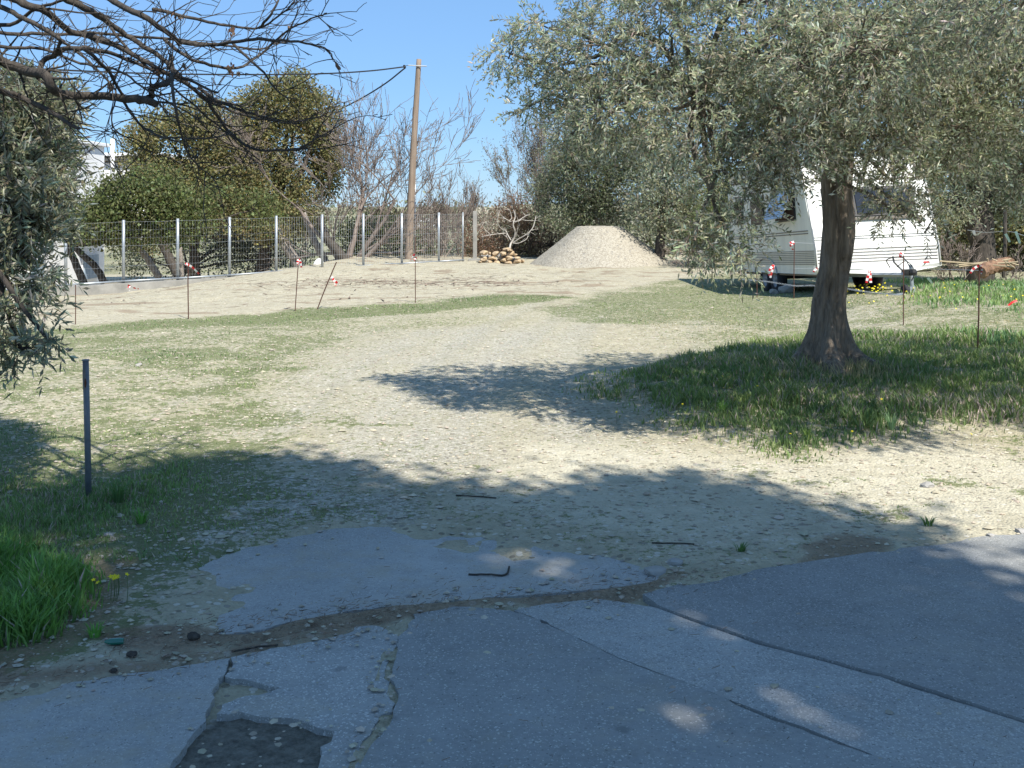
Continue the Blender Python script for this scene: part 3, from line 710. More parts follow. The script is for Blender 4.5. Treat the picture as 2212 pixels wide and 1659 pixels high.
def clump_crown(lobes, ncl, per, rng, L=.08, W=.05, cr=.22, tints=(.6, 1.35), shell=.55, thin=-.35, gaps=None):
    """small-leaved crown seen from far away"""
    P, u, idx = lobe_pts(lobes, ncl, rng, shell)
    k = vnoise(P[:, 0]*1.2+P[:, 1]*.8, P[:, 2]*1.2-P[:, 1]*.6, 15); keep = k > thin
    if gaps:
        sx_ = P[:, 0]-SUN_DIR.x/SUN_DIR.z*P[:, 2]; sy_ = P[:, 1]-SUN_DIR.y/SUN_DIR.z*P[:, 2]
        for (qx, qy), rr in [(a_, b_*1.12) for a_, b_ in gaps]: keep &= ((sx_-qx)**2+(sy_-qy)**2*1.3) > rr*rr
    P = P[keep]; u = u[keep]; n = len(P)
    tone = rng.uniform(.7, 1.3, n)
    Q = np.repeat(P, per, 0)+rng.normal(0, 1, (n*per, 3))*cr*np.array([1, 1, .75])
    D = np.repeat(u, per, 0)*.6+rng.normal(0, .6, (n*per, 3)); D[:, 2] += .1
    lv = MB(); leaves(lv, Q, D, L, W, rng, tints, .8, .3)
    lv.t[-1] = lv.t[-1]*np.repeat(tone, per*4)[:, None]
    return lv, P

def twig_tree(start, direction, length, radius, depth, rng, mb, spread=.6, kids=(3, 5), up=.15, seg=7, sides=5, wob=.12, ratio=.62, rmin=.004, avoid=None):
    """recursive bare branching"""
    P = [np.array(start, float)]; d = np.array(direction, float); d /= np.linalg.norm(d)
    for i in range(seg):
        d = d+rng.normal(0, wob, 3); d[2] += up*.25; d /= np.linalg.norm(d)
        P.append(P[-1]+d*length/seg)
    r = np.linspace(radius, max(radius*.45, rmin), seg+1)
    mb.tube(P, r, sides if depth > 1 else 3, cap=False)
    tips = [P[-1]]
    if depth > 0:
        nk = rng.integers(kids[0], kids[1]+1)
        for i in range(nk):
            t = rng.uniform(.3, 1.0) if i else 1.0
            k = min(seg, int(t*seg)); k = max(1, k); dd = P[k]-P[k-1]; dd /= np.linalg.norm(dd)
            nd = dd+rng.normal(0, spread, 3)*.8; nd[2] += up
            tips += twig_tree(P[k], nd, length*ratio*rng.uniform(.7, 1.2), max(r[k]*.62, rmin), depth-1, rng, mb, spread, kids, up, max(3, seg-1), sides, wob, ratio, rmin)
    return tips

def limbs(mb, base, targets, r0, rng, sag=.15, n=8, sides=7, rend=.25):
    for t in targets:
        b = np.array(base, float); e = np.array(t, float); mid = (b+e)/2+np.array([0, 0, sag*np.linalg.norm(e-b)])+rng.normal(0, .08, 3)*np.linalg.norm(e-b)
        P = wiggle(spline([b, mid, e], n), .012*np.linalg.norm(e-b), rng)
        mb.tube(P, np.linspace(r0, r0*rend, len(P)), sides, cap=False)

def caster(x, y, h, r, rz=.5):   # crown lobe whose shadow falls on ground point (x, y)
    return (x+SUN_DIR.x/SUN_DIR.z*h, y+SUN_DIR.y/SUN_DIR.z*h, h, r, r, rz)
# ------------------------------------------------------------------ main olive
def main_olive():
    rng = np.random.default_rng(101)
    D0 = 10.65; b0 = px(1790, 780, D0); bz = H1(b0[0], D0)
    root = empty('olive_tree', (b0[0], D0, bz), label='large gnarled olive tree with silvery crown standing on the grassy mound', cat='tree')
    # trunk: fluted, leaning, flared roots
    prof = [(812, 1792, 118), (795, 1791, 104), (778, 1789, 84), (765, 1787, 60), (748, 1784, 52), (730, 1786, 47), (716, 1789, 44), (690, 1789, 41), (645, 1790, 36), (610, 1798, 34.5), (575, 1805, 34), (540, 1809, 35), (505, 1811, 35), (460, 1810, 34.5), (420, 1808, 34), (380, 1807, 35), (345, 1808, 38), (310, 1812, 33)]
    y_ = np.array([p[0] for p in prof], float); yy = np.linspace(812, 310, 150)
    cx = np.interp(yy, y_[::-1], [p[1] for p in prof][::-1]); rr = np.interp(yy, y_[::-1], [p[2] for p in prof][::-1])
    for _ in range(3): cx = np.convolve(np.pad(cx, 2, 'edge'), np.ones(5)/5, 'valid'); rr = np.convolve(np.pad(rr, 2, 'edge'), np.ones(5)/5, 'valid')
    ns = 96; th = np.arange(ns)*2*PI/ns
    V = np.zeros((len(yy), ns, 3))
    for i, y in enumerate(yy):
        c = px(cx[i], y, D0); r = rr[i]/F*D0; fl = max(0, (y-690)/120)
        tw = th+ (812-y)/500*1.6
        lob = .5+.5*np.cos(5*tw+1.3+.5*np.sin(y/60)); lob2 = .5+.5*np.cos(3*tw-.6)
        R = r*(.81+lob*.13+.10*lob2+.62*fl*(lob**2-.3)+.10*fbm(np.cos(th)*2.2+7, np.sin(th)*2.2+y/85, 4, 3)+.06*fbm(th*7+np.sin(y/50), np.full(ns, y/130.), 3, 9)+.03*vnoise(th*14, np.full(ns, y/60.), 19))
        for (hy, ha, hr, dp) in ((565, -1.15, 11, .28), (587, -1.0, 10, .30), (610, -1.95, 20, .28), (640, -1.9, 13, .22), (402, -2.0, 16, .3)):
            R = R-r*dp*np.exp(-((y-hy)/hr)**2-(((th-ha+PI) % (2*PI)-PI)/.22)**2)
        V[i, :, 0] = c[0]+R*np.cos(th); V[i, :, 1] = c[1]+R*np.sin(th); V[i, :, 2] = c[2]
    i_ = np.arange(len(yy)-1)[:, None]*ns; j = np.arange(ns)[None]; j2 = (j+1) % ns
    q = np.stack([i_+j, i_+j2, i_+ns+j2, i_+ns+j], -1).reshape(-1, 4)
    mb = MB(); mb.add(V.reshape(-1, 3), q)
    mb.build('trunk', M['bark_olive'], root, smooth_=True)
    fork = px(1808, 335, D0)
    L = lobes_px([(1100, 115, 55, 42, 8.8, .25), (1150, 185, 34, 58, 8.7, .2), (1135, 235, 34, 30, 8.7, .16), (1185, 60, 85, 38, 8.7, .3), (1215, 140, 55, 80, 8.6, .35), (1240, 220, 60, 60, 8.4, .35),
         (1290, 110, 105, 100, 8.06, 0.59), (1330, 235, 95, 75, 7.98, 0.51), (1450, 80, 150, 110, 8.23, 0.85), (1500, 250, 140, 105, 7.81, 0.59),
         (1640, 110, 160, 130, 7.98, 0.85), (1700, 275, 130, 85, 7.56, 0.59), (1850, 140, 170, 150, 8.40, 0.94), (1890, 300, 110, 75, 8.06, 0.51),
         (2050, 110, 160, 140, 8.74, 0.94), (2060, 290, 130, 95, 8.40, 0.59), (2230, 170, 140, 170, 8.82, 0.94), (2210, 370, 100, 70, 9.24, 0.42),
         (1400, -60, 200, 110, 8.40, 0.94), (1700, -100, 220, 130, 8.40, 1.1), (2050, -110, 230, 130, 8.74, 1.1), (2350, 60, 140, 220, 8.90, 1.02),
         (1570, 385, 75, 65, 7.73, 0.34), (1590, 470, 80, 55, 7.64, 0.3), (1575, 545, 65, 45, 7.56, 0.26), (1500, 520, 40, 50, 7.56, 0.17),
         (1940, 400, 62, 60, 8.06, 0.3), (1930, 455, 50, 42, 7.98, 0.26), (1990, 480, 35, 50, 7.98, 0.21), (1235, 290, 50, 40, 8.06, 0.21), (1700, 370, 60, 30, 7.73, 0.26), (1640, 340, 70, 60, 7.73, 0.34), (1820, 350, 70, 30, 7.90, 0.26)])
    for sx, sy in ((1.2, 11.2), (.9, 10.2), (1.6, 9.5), (2.6, 11.6), (2.3, 10.2), (2.8, 9.1), (3.6, 10.8), (3.7, 9.7), (4.6, 11.5), (4.7, 10.3), (4.9, 9.2), (5.8, 10.9), (5.9, 9.6), (3.9, 8.9), (1.2, 8.9), (1.9, 8.4), (1.0, 9.5), (2.6, 8.3), (6.9, 10.5), (4.2, 12.2), (5.3, 11.8), (4.1, 10.4), (5.3, 9.9), (3.1, 10.2), (6.3, 11.7), (1.4, 12.2), (0.1, 10.9)):
        L.append(caster(sx, sy, 3.05+.25*math.sin(sx*3+sy)-(.35 if sx < 2.5 else 0), .62, .36))
    lv, tw, P = spray_crown(L, 20000, rng, .053, .0142, 14, .17, .5, (.65, 1.3), .4)
    cr = lv.build('crown', M['leaf_olive'], root, tint=True)
    tw.build('twigs', M['bark_twig'], root)
    bm_ = MB()
    heads = [px(1500, 200, 8.6), px(1700, 120, 9.0), px(1900, 120, 9.6), px(2100, 150, 9.2), px(1640, 300, 9.0), px(2350, 180, 8.6)]
    limbs(bm_, fork+np.array([0, 0, -.05]), heads, .085, rng, .12, 8, 8, .5)
    for i, l in enumerate(L):
        c = np.array(l[:3]); hb = min(heads, key=lambda h: np.linalg.norm(h-c))
        limbs(bm_, hb, [c], .03, rng, .1, 6, 5, .35)
    # secondary twigs reaching the sprays
    idx = rng.choice(len(P), 700, replace=False)
    for k_ in idx:
        c = min(L, key=lambda l: np.sum((np.array(l[:3])-P[k_])**2)); c = np.array(c[:3])
        limbs(bm_, c+rng.normal(0, .08, 3), [P[k_]], .008, rng, .08, 3, 3, .3)
    bm_.build('branches', M['bark_olive'], root, smooth_=True)
    # young shoot at the trunk
    return root
main_olive()

# left olive, branches hang in from outside the frame
def left_olive():
    rng = np.random.default_rng(102)
    root = empty('olive_tree', (-4.35, 7.2, H1(-4.35, 7.2)), label='nearer olive tree whose dark leafy branches hang in at the left edge', cat='tree')
    z0 = root.location.z
    mb = MB(); tp = wiggle(spline([(-4.35, 7.2, z0-.1), (-4.3, 7.15, .8), (-4.4, 7.0, 1.6), (-4.2, 6.9, 2.3)], 8), .01, rng)
    mb.tube(tp, np.interp(np.linspace(0, 1, len(tp)), [0, .15, 1], [.3, .19, .15]), 20); mb.build('trunk', M['bark_olive'], root, smooth_=True)
    L = lobes_px([(40, 225, 90, 70, 6.6, .5), (95, 240, 40, 50, 6.5, .25), (20, 340, 110, 80, 6.4, .5), (80, 390, 45, 45, 6.2, .3), (10, 455, 100, 50, 6.3, .4), (70, 480, 60, 30, 6.1, .25),
                  (-70, 300, 110, 170, 6.8, .6), (-60, 520, 70, 60, 6.4, .3), (5, 545, 30, 30, 6.2, .15), (75, 585, 55, 16, 6.0, .08), (30, 620, 60, 18, 5.9, .08), (55, 665, 50, 16, 5.8, .08), (5, 700, 30, 20, 5.8, .08), (105, 735, 30, 10, 5.7, .04), (45, 755, 50, 18, 5.8, .06), (-200, 150, 130, 130, 7.2, .6)])
    lv, tw, P = spray_crown(L, 3900, rng, .072, .0155, 12, .17, .6, (.75, 1.2), .35)
    lv.build('crown', M['leaf_olive'], root, tint=True); tw.build('twigs', M['bark_dark'], root)
    bm_ = MB(); limbs(bm_, tp[-3], [l[:3] for l in L], .05, rng, .1, 8, 6, .2)
    for k_ in rng.choice(len(P), 220, replace=False):
        c = np.array(min(L, key=lambda l: np.sum((np.array(l[:3])-P[k_])**2))[:3]); limbs(bm_, c, [P[k_]], .008, rng, .05, 3, 3, .3)
    bm_.build('branches', M['bark_dark'], root, smooth_=True)
left_olive()

# bare tree reaching in from the top left
def bare_left():
    rng = np.random.default_rng(103)
    base = (-4.3, 4.6); z0 = H1(*base)
    root = empty('bare_tree', (*base, z0), label='leafless tree with dark tangled branches reaching in at the top left', cat='tree')
    mb = MB(); tp = spline([(-4.3, 4.6, z0-.1), (-4.2, 4.65, 1.0), (-4.1, 4.8, 1.9), (-4.0, 4.9, 2.9), (-3.9, 4.9, 3.8)], 8)
    mb.tube(tp, np.linspace(.2, .11, len(tp)), 16); mb.build('trunk', M['bark_dark'], root, smooth_=True)
    T = [([(-60, 110), (0, 128), (60, 150), (92, 156), (112, 188), (140, 203), (200, 208), (260, 214), (305, 220), (338, 226)], 5.4, 12.5, 9),
         ([(300, 218), (322, 208), (330, 188), (348, 178), (364, 172), (372, 150), (370, 120)], 5.4, 9, 5),
         ([(-60, 160), (0, 190), (40, 205), (90, 235), (140, 262), (172, 277)], 5.2, 9, 4),
         ([(85, 150), (98, 128), (130, 108), (170, 102), (215, 108), (270, 125), (330, 150), (400, 172), (470, 200)], 5.5, 8, 3),
         ([(-40, -30), (20, 0), (90, 32), (140, 68), (200, 84), (260, 102), (330, 140), (400, 180), (450, 215), (520, 248), (600, 262)], 5.8, 10, 2.5),
         ([(-40, -10), (0, 15), (60, 45), (120, 75), (127, 105), (120, 125)], 5.5, 8, 3),
         ([(110, -20), (170, 15), (230, 48), (290, 90), (350, 130), (410, 190), (450, 215), (520, 230)], 6.0, 10, 3),
         ([(200, -30), (260, 5), (310, 35), (350, 62), (400, 90), (450, 100), (520, 90), (600, 90), (650, 98), (700, 108), (720, 128)], 5.6, 9, 1.5),
         ([(180, 105), (230, 150), (268, 215), (300, 265), (345, 292), (400, 298), (470, 295), (540, 270)], 5.2, 5, 1.5),
         ([(370, 160), (384, 240), (398, 310), (425, 355), (470, 388)], 5.0, 4.5, 1.2),
         ([(355, 85), (420, 128), (500, 150), (560, 120), (620, 70), (680, 42), (706, 28)], 5.9, 5, 1.4),
         ([(450, 215), (495, 285), (550, 322), (640, 322), (690, 302), (725, 282)], 5.4, 5, 1.3),
         ([(-20, 70), (100, 78), (200, 75), (330, 88), (430, 100), (560, 112), (600, 95), (660, 85)], 6.2, 5, 1.4),
         ([(330, 20), (420, 45), (500, 60), (560, 62), (620, 20), (640, -10)], 6.1, 5, 1.5),
         ([(430, 190), (480, 220), (560, 250), (620, 262), (700, 250)], 5.8, 5, 1.2),
         ([(0, 60), (80, 20), (180, -10)], 5.6, 6, 3), ([(0, 95), (90, 100), (180, 130), (250, 145), (320, 190), (420, 250), (470, 300)], 5.3, 4.5, 1.3),
         ([(560, 60), (590, 20), (610, -20)], 5.9, 4, 2), ([(500, 90), (560, 150), (600, 200), (640, 212)], 5.7, 4, 1.2),
         ([(240, 60), (300, 130), (380, 190), (470, 270), (560, 345)], 5.6, 4, 1.2),
         ([(100, 60), (200, 140), (250, 200), (240, 260), (250, 290)], 5.5, 4, 1)]
    mb = MB(); fr = MB()
    for pts, d, w0, w1 in T:
        P = [px(x, y, d+.25*math.sin(i*1.3+d*7)) for i, (x, y) in enumerate(pts)]
        if pts[0][0] <= 5: P = [px(pts[0][0]-280, pts[0][1]-60, d-.1)]+P; w0 *= 1.15
        Q = wiggle(spline(P, 6), .006, rng); rr_ = np.linspace(w0, w1, len(Q))*.85/F*d
        mb.tube(Q, rr_, 8 if w0 > 6 else 5, cap=True)
        if pts[0][0] <= 5: limbs(mb, tp[rng.integers(14, len(tp)-2)], [Q[0]], w0*1.1/F*d, rng, .05, 6, 8, .95)
        arc = len(Q)
        for k in range(5, arc, 1):
            if rng.uniform() < .42:
                dd = Q[k]-Q[k-1]; dd /= np.linalg.norm(dd)
                nd = dd*1.0+np.array([.2, 0, 0])+rng.normal(0, .65, 3)*np.array([1, .5, 1]); nd[2] += .1
                ln = rng.uniform(.1, .32)*(1 if Q[k][0] < -1.6 else .75)
                tips = twig_tree(Q[k], nd, ln, max(.0032, rr_[k]*.34), 2 if rng.uniform() < .4 else 1, rng, mb, .45, (1, 3), .02, 5, 4, .13, .66, .0019)
                if rng.uniform() < .03:
                    c = tips[0]; fr.tube(wiggle([c, c+np.array([.005, 0, -.015]), c+np.array([.012, 0, -.03])], .003, rng), [.004, .01, .003], 6)
    mb.build('branches', M['bark_dark'], root, smooth_=True)
    # withered leaves still hanging
    for (x, y, d) in ((495, 140, 5.8), (505, 150, 5.8), (500, 60, 6), (380, 30, 5.8), (345, 150, 5.5)):
        c = px(x, y, d)
        leaves(fr, c+rng.normal(0, .012, (9, 3)), np.tile([0, 0, -1.0], (9, 1)), .035, .02, rng, (.5, 1), .3, .5)
    c = px(725, 133, 5.6); fr.tube([c, c+np.array([.006, 0, -.02]), c+np.array([.018, 0, -.036]), c+np.array([.026, 0, -.04])], [.003, .009, .01, .003], 7)
    fr.build('withered_leaves', M['leaf_brown'], root, tint=True)
bare_left()

# ------------------------------------------------------------------ shading trees behind the camera
def shade_tree(base, lobes, seed, label, n=2600, per=18):
    rng = np.random.default_rng(seed)
    root = empty('pine_tree', (*base, H1(*base)), label=label, cat='tree')
    mb = MB(); top = np.mean([l[:3] for l in lobes], 0); tp = wiggle(spline([(*base, -.1), (base[0]+.1, base[1], 2.2), (base[0]+.1, base[1]+.1, 7.4)], 8), .02, rng)
    mb.tube(tp, np.linspace(.3, .18, len(tp)), 16); mb.build('trunk', M['bark_grey'], root, smooth_=True)
    bm_ = MB(); limbs(bm_, tp[-2], [l[:3] for l in lobes], .1, rng, .06, 8, 7, .3); bm_.build('branches', M['bark_grey'], root, smooth_=True)
    lv, P = clump_crown(lobes, n, per, rng, .17, .085, .2, shell=.1, thin=-.8, gaps=GAPS)
    lv.build('crown', M['leaf_dark'], root, tint=True)
GAPS = [(gp([(a, b)])[0], c) for a, b, c in ((2150, 1185, .5), (2190, 1265, .36), (2080, 1300, .25), (1250, 1222, .36), (1130, 1215, .28), (1600, 1555, .34), (1350, 1528, .3), (1780, 1530, .27), (1870, 1440, .26), (1450, 1350, .3), (850, 1068, .34), (1170, 1075, .34), (1690, 1115, .25), (1000, 1180, .24), (640, 1120, .25), (200, 1240, .3), (60, 1180, .36), (900, 1640, .28), (80, 1330, .3), (330, 1640, .26))]
edge = gp([(-250, 1150), (20, 1120), (250, 1085), (430, 1035), (560, 1035), (720, 1045), (860, 1085), (1010, 1080), (1180, 1095), (1350, 1085), (1480, 1075), (1620, 1110), (1760, 1140), (1900, 1165), (2060, 1190), (2300, 1230)])
Lb = []
rs = np.random.default_rng(55)
for i, (x, y) in enumerate(edge):
    Lb.append(caster(x, y-.12, 8.0+.4*math.sin(i*1.7), .42, .3))
for gx_ in np.arange(-4.6, 5.2, 1.1):
    for gy_ in np.arange(2.3, 6.2, 1.05):
        X_ = gx_+rs.uniform(-.2, .2); Y_ = gy_+rs.uniform(-.2, .2)
        lim = np.interp(X_, [e[0] for e in edge], [e[1] for e in edge])-.75
        if Y_ < lim: Lb.append(caster(X_, Y_, 8.2+rs.uniform(-.2, .9), rs.uniform(.72, .88), .5))
Lb1 = [l for l in Lb if l[0] < 2.8]; Lb2 = [l for l in Lb if l[0] >= 2.8]
shade_tree((-1.8, -3.2), Lb1, 61, 'spreading evergreen behind the viewer shading the left of the road', 4200)
shade_tree((4.6, -3.4), Lb2, 62, 'spreading evergreen behind the viewer shading the right of the road', 4200)

# ------------------------------------------------------------------ background trees
def far_tree(name, label, cat, x, ybase, d, lobes, mat, ncl, per, seed, trunk=.14, bark='bark_grey', L=.09, W=.055, cr=.22, lean=(0, 0), heads=3, thin=-.3, group=None, trunk_top=None, shell=.5):
    rng = np.random.default_rng(seed); b = px(x, ybase, d); z = min(b[2], H1(b[0], d)+.05)
    root = empty(name, (b[0], d, z), label=label, cat=cat, group=group)
    LL = lobes_px(lobes)
    c = np.mean([l[:3] for l in LL], 0)
    tt = px(*trunk_top, d) if trunk_top else np.array([b[0]*.6+c[0]*.4, d, z*.5+c[2]*.5])
    mb = MB(); P = wiggle(spline([(b[0], d, z-.3), (b[0]*.75+tt[0]*.25+lean[0], d, z*.6+tt[2]*.4), tt], 8), .02*trunk/.14, rng)
    mb.tube(P, np.linspace(trunk*1.2, trunk*.7, len(P)), 12, cap=False); mb.build('trunk', M[bark], root, smooth_=True)
    bm_ = MB(); limbs(bm_, P[-2], [l[:3] for l in LL], trunk*.5, rng, .05, 8, 6, .3)
    lv, Q = clump_crown(LL, int(ncl*1.25), per, rng, L*1.3, W*1.4, cr, shell=shell, thin=thin-.15)
    for k_ in rng.choice(len(Q), min(len(Q), 120), replace=False):
        cc = np.array(min(LL, key=lambda l: np.sum((np.array(l[:3])-Q[k_])**2))[:3]); limbs(bm_, cc, [Q[k_]], .022, rng, .05, 3, 3, .3)
    bm_.build('branches', M[bark], root, smooth_=True)
    lv.build('crown', M[mat], root, tint=True)
    return root
G_T = 'trees behind the wire fence'
oakA = far_tree('oak_tree', 'rounded olive-brown oak left of centre, just right of the white house', 'tree', 420, 590, 39,
         [(360, 300, 80, 60, 39, 1.2), (320, 350, 50, 60, 39, 1), (420, 320, 70, 80, 39, 1.2), (480, 380, 90, 80, 39, 1.2), (380, 400, 90, 60, 38.5, 1), (430, 255, 55, 45, 39, .8), (500, 300, 60, 60, 39, .9), (500, 420, 90, 60, 38.5, 1), (340, 400, 60, 60, 38.5, .9), (440, 450, 110, 50, 38, 1), (330, 500, 60, 40, 38.5, .9), (560, 500, 70, 35, 38, .9), (470, 250, 40, 40, 39.5, .8), (310, 290, 35, 30, 39, .6)],
         'leaf_oak', 2700, 15, 201, .22, 'bark_dark', group=G_T)
oakB = far_tree('oak_tree', 'tallest dark oak with two rounded tops left of the utility pole', 'tree', 560, 590, 40,
         [(620, 215, 75, 60, 40, 1.3), (690, 260, 45, 60, 40, 1), (560, 250, 60, 60, 40, 1.1), (620, 310, 110, 80, 40, 1.5), (540, 350, 90, 80, 40, 1.2), (680, 380, 60, 70, 40, 1), (600, 420, 110, 50, 39.5, 1.2), (610, 475, 100, 40, 39, 1), (700, 330, 45, 60, 40, .8), (625, 185, 50, 32, 40, .8)],
         'leaf_oak', 2600, 15, 202, .26, 'bark_dark', group=G_T)
oakC = far_tree('oak_tree', 'bright green low oak spreading over the fence posts', 'tree', 190, 610, 33.5,
         [(260, 440, 90, 55, 33, 1), (330, 430, 80, 60, 33, 1), (215, 480, 75, 34, 32.5, .9), (300, 490, 100, 35, 33, .8), (400, 470, 70, 45, 33, .9), (160, 472, 50, 26, 33, .7), (480, 445, 70, 40, 34, .8), (545, 455, 55, 35, 34, .7), (110, 475, 55, 28, 33, .7)],
         'leaf_green', 2300, 15, 203, .13, 'bark_dark', thin=-.02, cr=.26, trunk_top=(142, 520), group=G_T)
far_tree('shrub', 'dark green shrub at the foot of the oaks behind the fence', 'shrub', 380, 600, 41,
         [(330, 560, 80, 50, 41, 1), (440, 550, 80, 50, 41, 1), (540, 560, 70, 45, 41, 1), (630, 550, 60, 50, 41, 1), (400, 500, 90, 40, 41.5, 1), (560, 500, 90, 40, 41.5, 1), (300, 530, 35, 60, 42, 1), (480, 520, 100, 50, 42, 1)],
         'leaf_dark', 900, 12, 204, .1, 'bark_dark')
far_tree('shrub', 'soft green bush behind the fence below the bare tree', 'shrub', 830, 570, 40,
         [(820, 510, 60, 45, 40, 1), (880, 530, 50, 40, 40, 1), (770, 520, 40, 45, 40, .8), (840, 480, 40, 25, 41, .6), (920, 540, 40, 30, 41, .8)],
         'leaf_green', 700, 13, 205, .08)
# inner trunks of the oaks seen through the fence
def extra_trunk(tree, label, pts, d, w0, w1, mat='bark_grey', sides=10, twigs=0, seed=1):
    rng = np.random.default_rng(seed)
    P = [px(x, y, d) for x, y in pts]; root = tree
    mb = MB(); Q = wiggle(spline(P, 7), .02, rng); mb.tube(Q, np.linspace(w0, w1, len(Q))/F*d/2, sides)
    mb.build('limb', M[mat], root, smooth_=True)['label'] = label
    if twigs:
        b = MB()
        for k in range(len(Q)//3, len(Q), 2):
            dd = Q[k]-Q[k-1]; twig_tree(Q[k], dd/np.linalg.norm(dd)+rng.normal(0, .7, 3), twigs, w1/F*d/3, 2, rng, b, .6, (2, 4), .1, 5, 4, .15, .65, .009)
        b.build('branches', M[mat], root)
    return root
extra_trunk(oakC, 'pale curved oak trunk behind the second fence post', [(345, 600), (320, 560), (295, 525), (278, 505)], 34.5, 16, 9, seed=2)
extra_trunk(oakA, 'brown leaning oak trunk between second and third fence posts', [(388, 598), (362, 555), (340, 510), (330, 470)], 37, 22, 15, 'bark_dark', seed=3)
extra_trunk(oakA, 'short pale oak stump branch left of the third fence post', [(392, 600), (390, 560), (388, 535)], 36, 13, 10, seed=4)
extra_trunk(oakC, 'dark slanting oak trunk in front of the white house', [(226, 612), (205, 575), (180, 550), (150, 515)], 33.5, 16, 12, 'bark_dark', seed=5)
extra_trunk(oakB, 'thick oak trunk between fourth and fifth fence posts', [(655, 592), (635, 555), (612, 520), (590, 480)], 38, 26, 18, seed=6)
extra_trunk(oakB, 'leaning grey trunk right of the fifth fence post', [(712, 585), (690, 540), (672, 500), (655, 460)], 37.5, 18, 12, seed=7)

def bare_tree(label, x, yb, d, dirs, length, r, seed, mat='bark_twig', depth=4, name='bare_tree', spread=.55, up=.18, kids=(3, 4), ratio=.66, rmin=.006, cat='tree', tint_leaf=None, nleaf=0, sides=5):
    rng = np.random.default_rng(seed); b = px(x, yb, d); z = min(b[2], H1(b[0], d)+.05)
    root = empty(name, (b[0], d, z), label=label, cat=cat); mb = MB(); tips = []
    for dx, dz, sc in dirs:
        tips += twig_tree((b[0]+rng.uniform(-.1, .1), d+rng.uniform(-.2, .2), z-.05), (dx, rng.uniform(-.25, .25), dz), length*sc, r, depth, rng, mb, spread, kids, up, 7, sides, .1, ratio, rmin)
    mb.build('branches', M[mat], root, smooth_=True)
    if nleaf:
        T = np.array(tips); idx = rng.choice(len(T), nleaf); lv = MB()
        leaves(lv, T[idx]+rng.normal(0, .08, (nleaf, 3)), rng.normal(0, 1, (nleaf, 3)), .085, .035, rng, (.7, 1.2)); lv.build('crown', M[tint_leaf], root, tint=True)
    return root
wideT = bare_tree('wide leafless tree with crooked limbs between the oak and the utility pole', 752, 585, 37.5, [(-.45, 1, 1), (.1, 1, 1.05), (.75, .9, 1.1), (.35, 1, 1.0), (1.1, .75, .95)], 2.7, .11, 301, 'bark_twig', 5, spread=.6, kids=(3, 4), ratio=.7, rmin=.008)
extra_trunk(wideT, 'heavy dark trunk lying at a slant behind the fence', [(770, 580), (745, 560), (718, 525), (700, 495), (690, 470)], 37, 24, 14, 'bark_dark', seed=8)
bare_tree('slender leafless shrub right behind the utility pole', 945, 575, 38.5, [(-.2, 1, 1), (.1, 1, 1.1), (.4, 1, .9), (-.4, 1, .8), (.7, 1, 1), (.25, 1, 1.1)], 1.25, .035, 302, 'bark_twig', 4, 'bare_shrub', cat='shrub', spread=.45, up=.3)
bare_tree('tall leafless shrub with reddish twigs above the fence end', 1000, 575, 40, [(-.25, 1, 1), (.0, 1, 1.15), (.3, 1, 1)], 1.5, .035, 303, 'bark_twig', 4, 'bare_shrub', cat='shrub', spread=.42, up=.32, nleaf=300, tint_leaf='leaf_grey')
bare_tree('grey-green sparse tree rising above the stone pile', 1140, 575, 42, [(-.3, 1, 1), (.0, 1, 1.15), (.25, 1, 1.1), (.5, 1, .9)], 2.35, .05, 304, 'bark_twig', 5, 'sparse_tree', spread=.5, up=.3, kids=(3, 4), nleaf=9000, tint_leaf='leaf_grey')
bare_tree('pinkish leafless thicket low behind the last fence posts', 905, 578, 41, [(-.5, 1, .8), (.0, 1, 1), (.5, 1, .9), (.9, .8, .8)], 1.2, .03, 305, 'bark_twig', 4, 'bare_shrub', cat='shrub', spread=.6, up=.2)
bare_tree('pinkish leafless thicket between fence end and stone pile', 1060, 575, 40, [(-.5, 1, .8), (.0, 1, 1), (.5, 1, .9), (-.2, 1, 1.3), (.25, 1, 1.25)], 1.3, .03, 306, 'bark_twig', 4, 'bare_shrub', cat='shrub', spread=.6, up=.2)
far_tree('shrub', 'dark reddish brown thicket behind the stone pile', 'shrub', 1110, 570, 38.5,
         [(1110, 460, 45, 40, 38.5, .7), (1080, 490, 45, 40, 38.5, .8), (1150, 500, 50, 45, 38.5, .8), (1100, 540, 70, 35, 38.5, .8), (1190, 530, 50, 45, 38.5, .8), (1030, 530, 40, 40, 39, .8)],
         'leaf_brown', 800, 14, 206, .05, 'bark_dark', L=.11, W=.02)
far_tree('shrub', 'dark green undergrowth behind the gravel heap', 'shrub', 1230, 570, 40,
         [(1060, 550, 80, 30, 41, .8), (1180, 550, 60, 35, 41, 1), (1260, 520, 80, 55, 40, 1), (1400, 520, 100, 55, 40, 1), (1500, 530, 70, 50, 40, 1), (1130, 510, 60, 50, 41, 1), (980, 555, 60, 25, 42, 1), (1590, 520, 90, 60, 40, 1)],
         'leaf_dark', 1300, 13, 207, .08, 'bark_dark')
far_tree('olive_tree', 'dark olive with leaning pale trunk behind the gravel heap', 'tree', 1310, 565, 36,
         [(1330, 330, 110, 70, 36, 1.2), (1260, 390, 75, 70, 36, 1.1), (1240, 320, 60, 50, 36, .9), (1350, 420, 110, 60, 36, 1.1), (1290, 450, 70, 40, 36, .9), (1200, 420, 50, 60, 36.5, .8), (1400, 340, 80, 70, 36, 1), (1230, 470, 60, 30, 36, .7)],
         'leaf_dark', 2000, 15, 208, .14, 'bark_grey', L=.1, W=.03, trunk_top=(1283, 450), group='olive trees at the back of the lot')
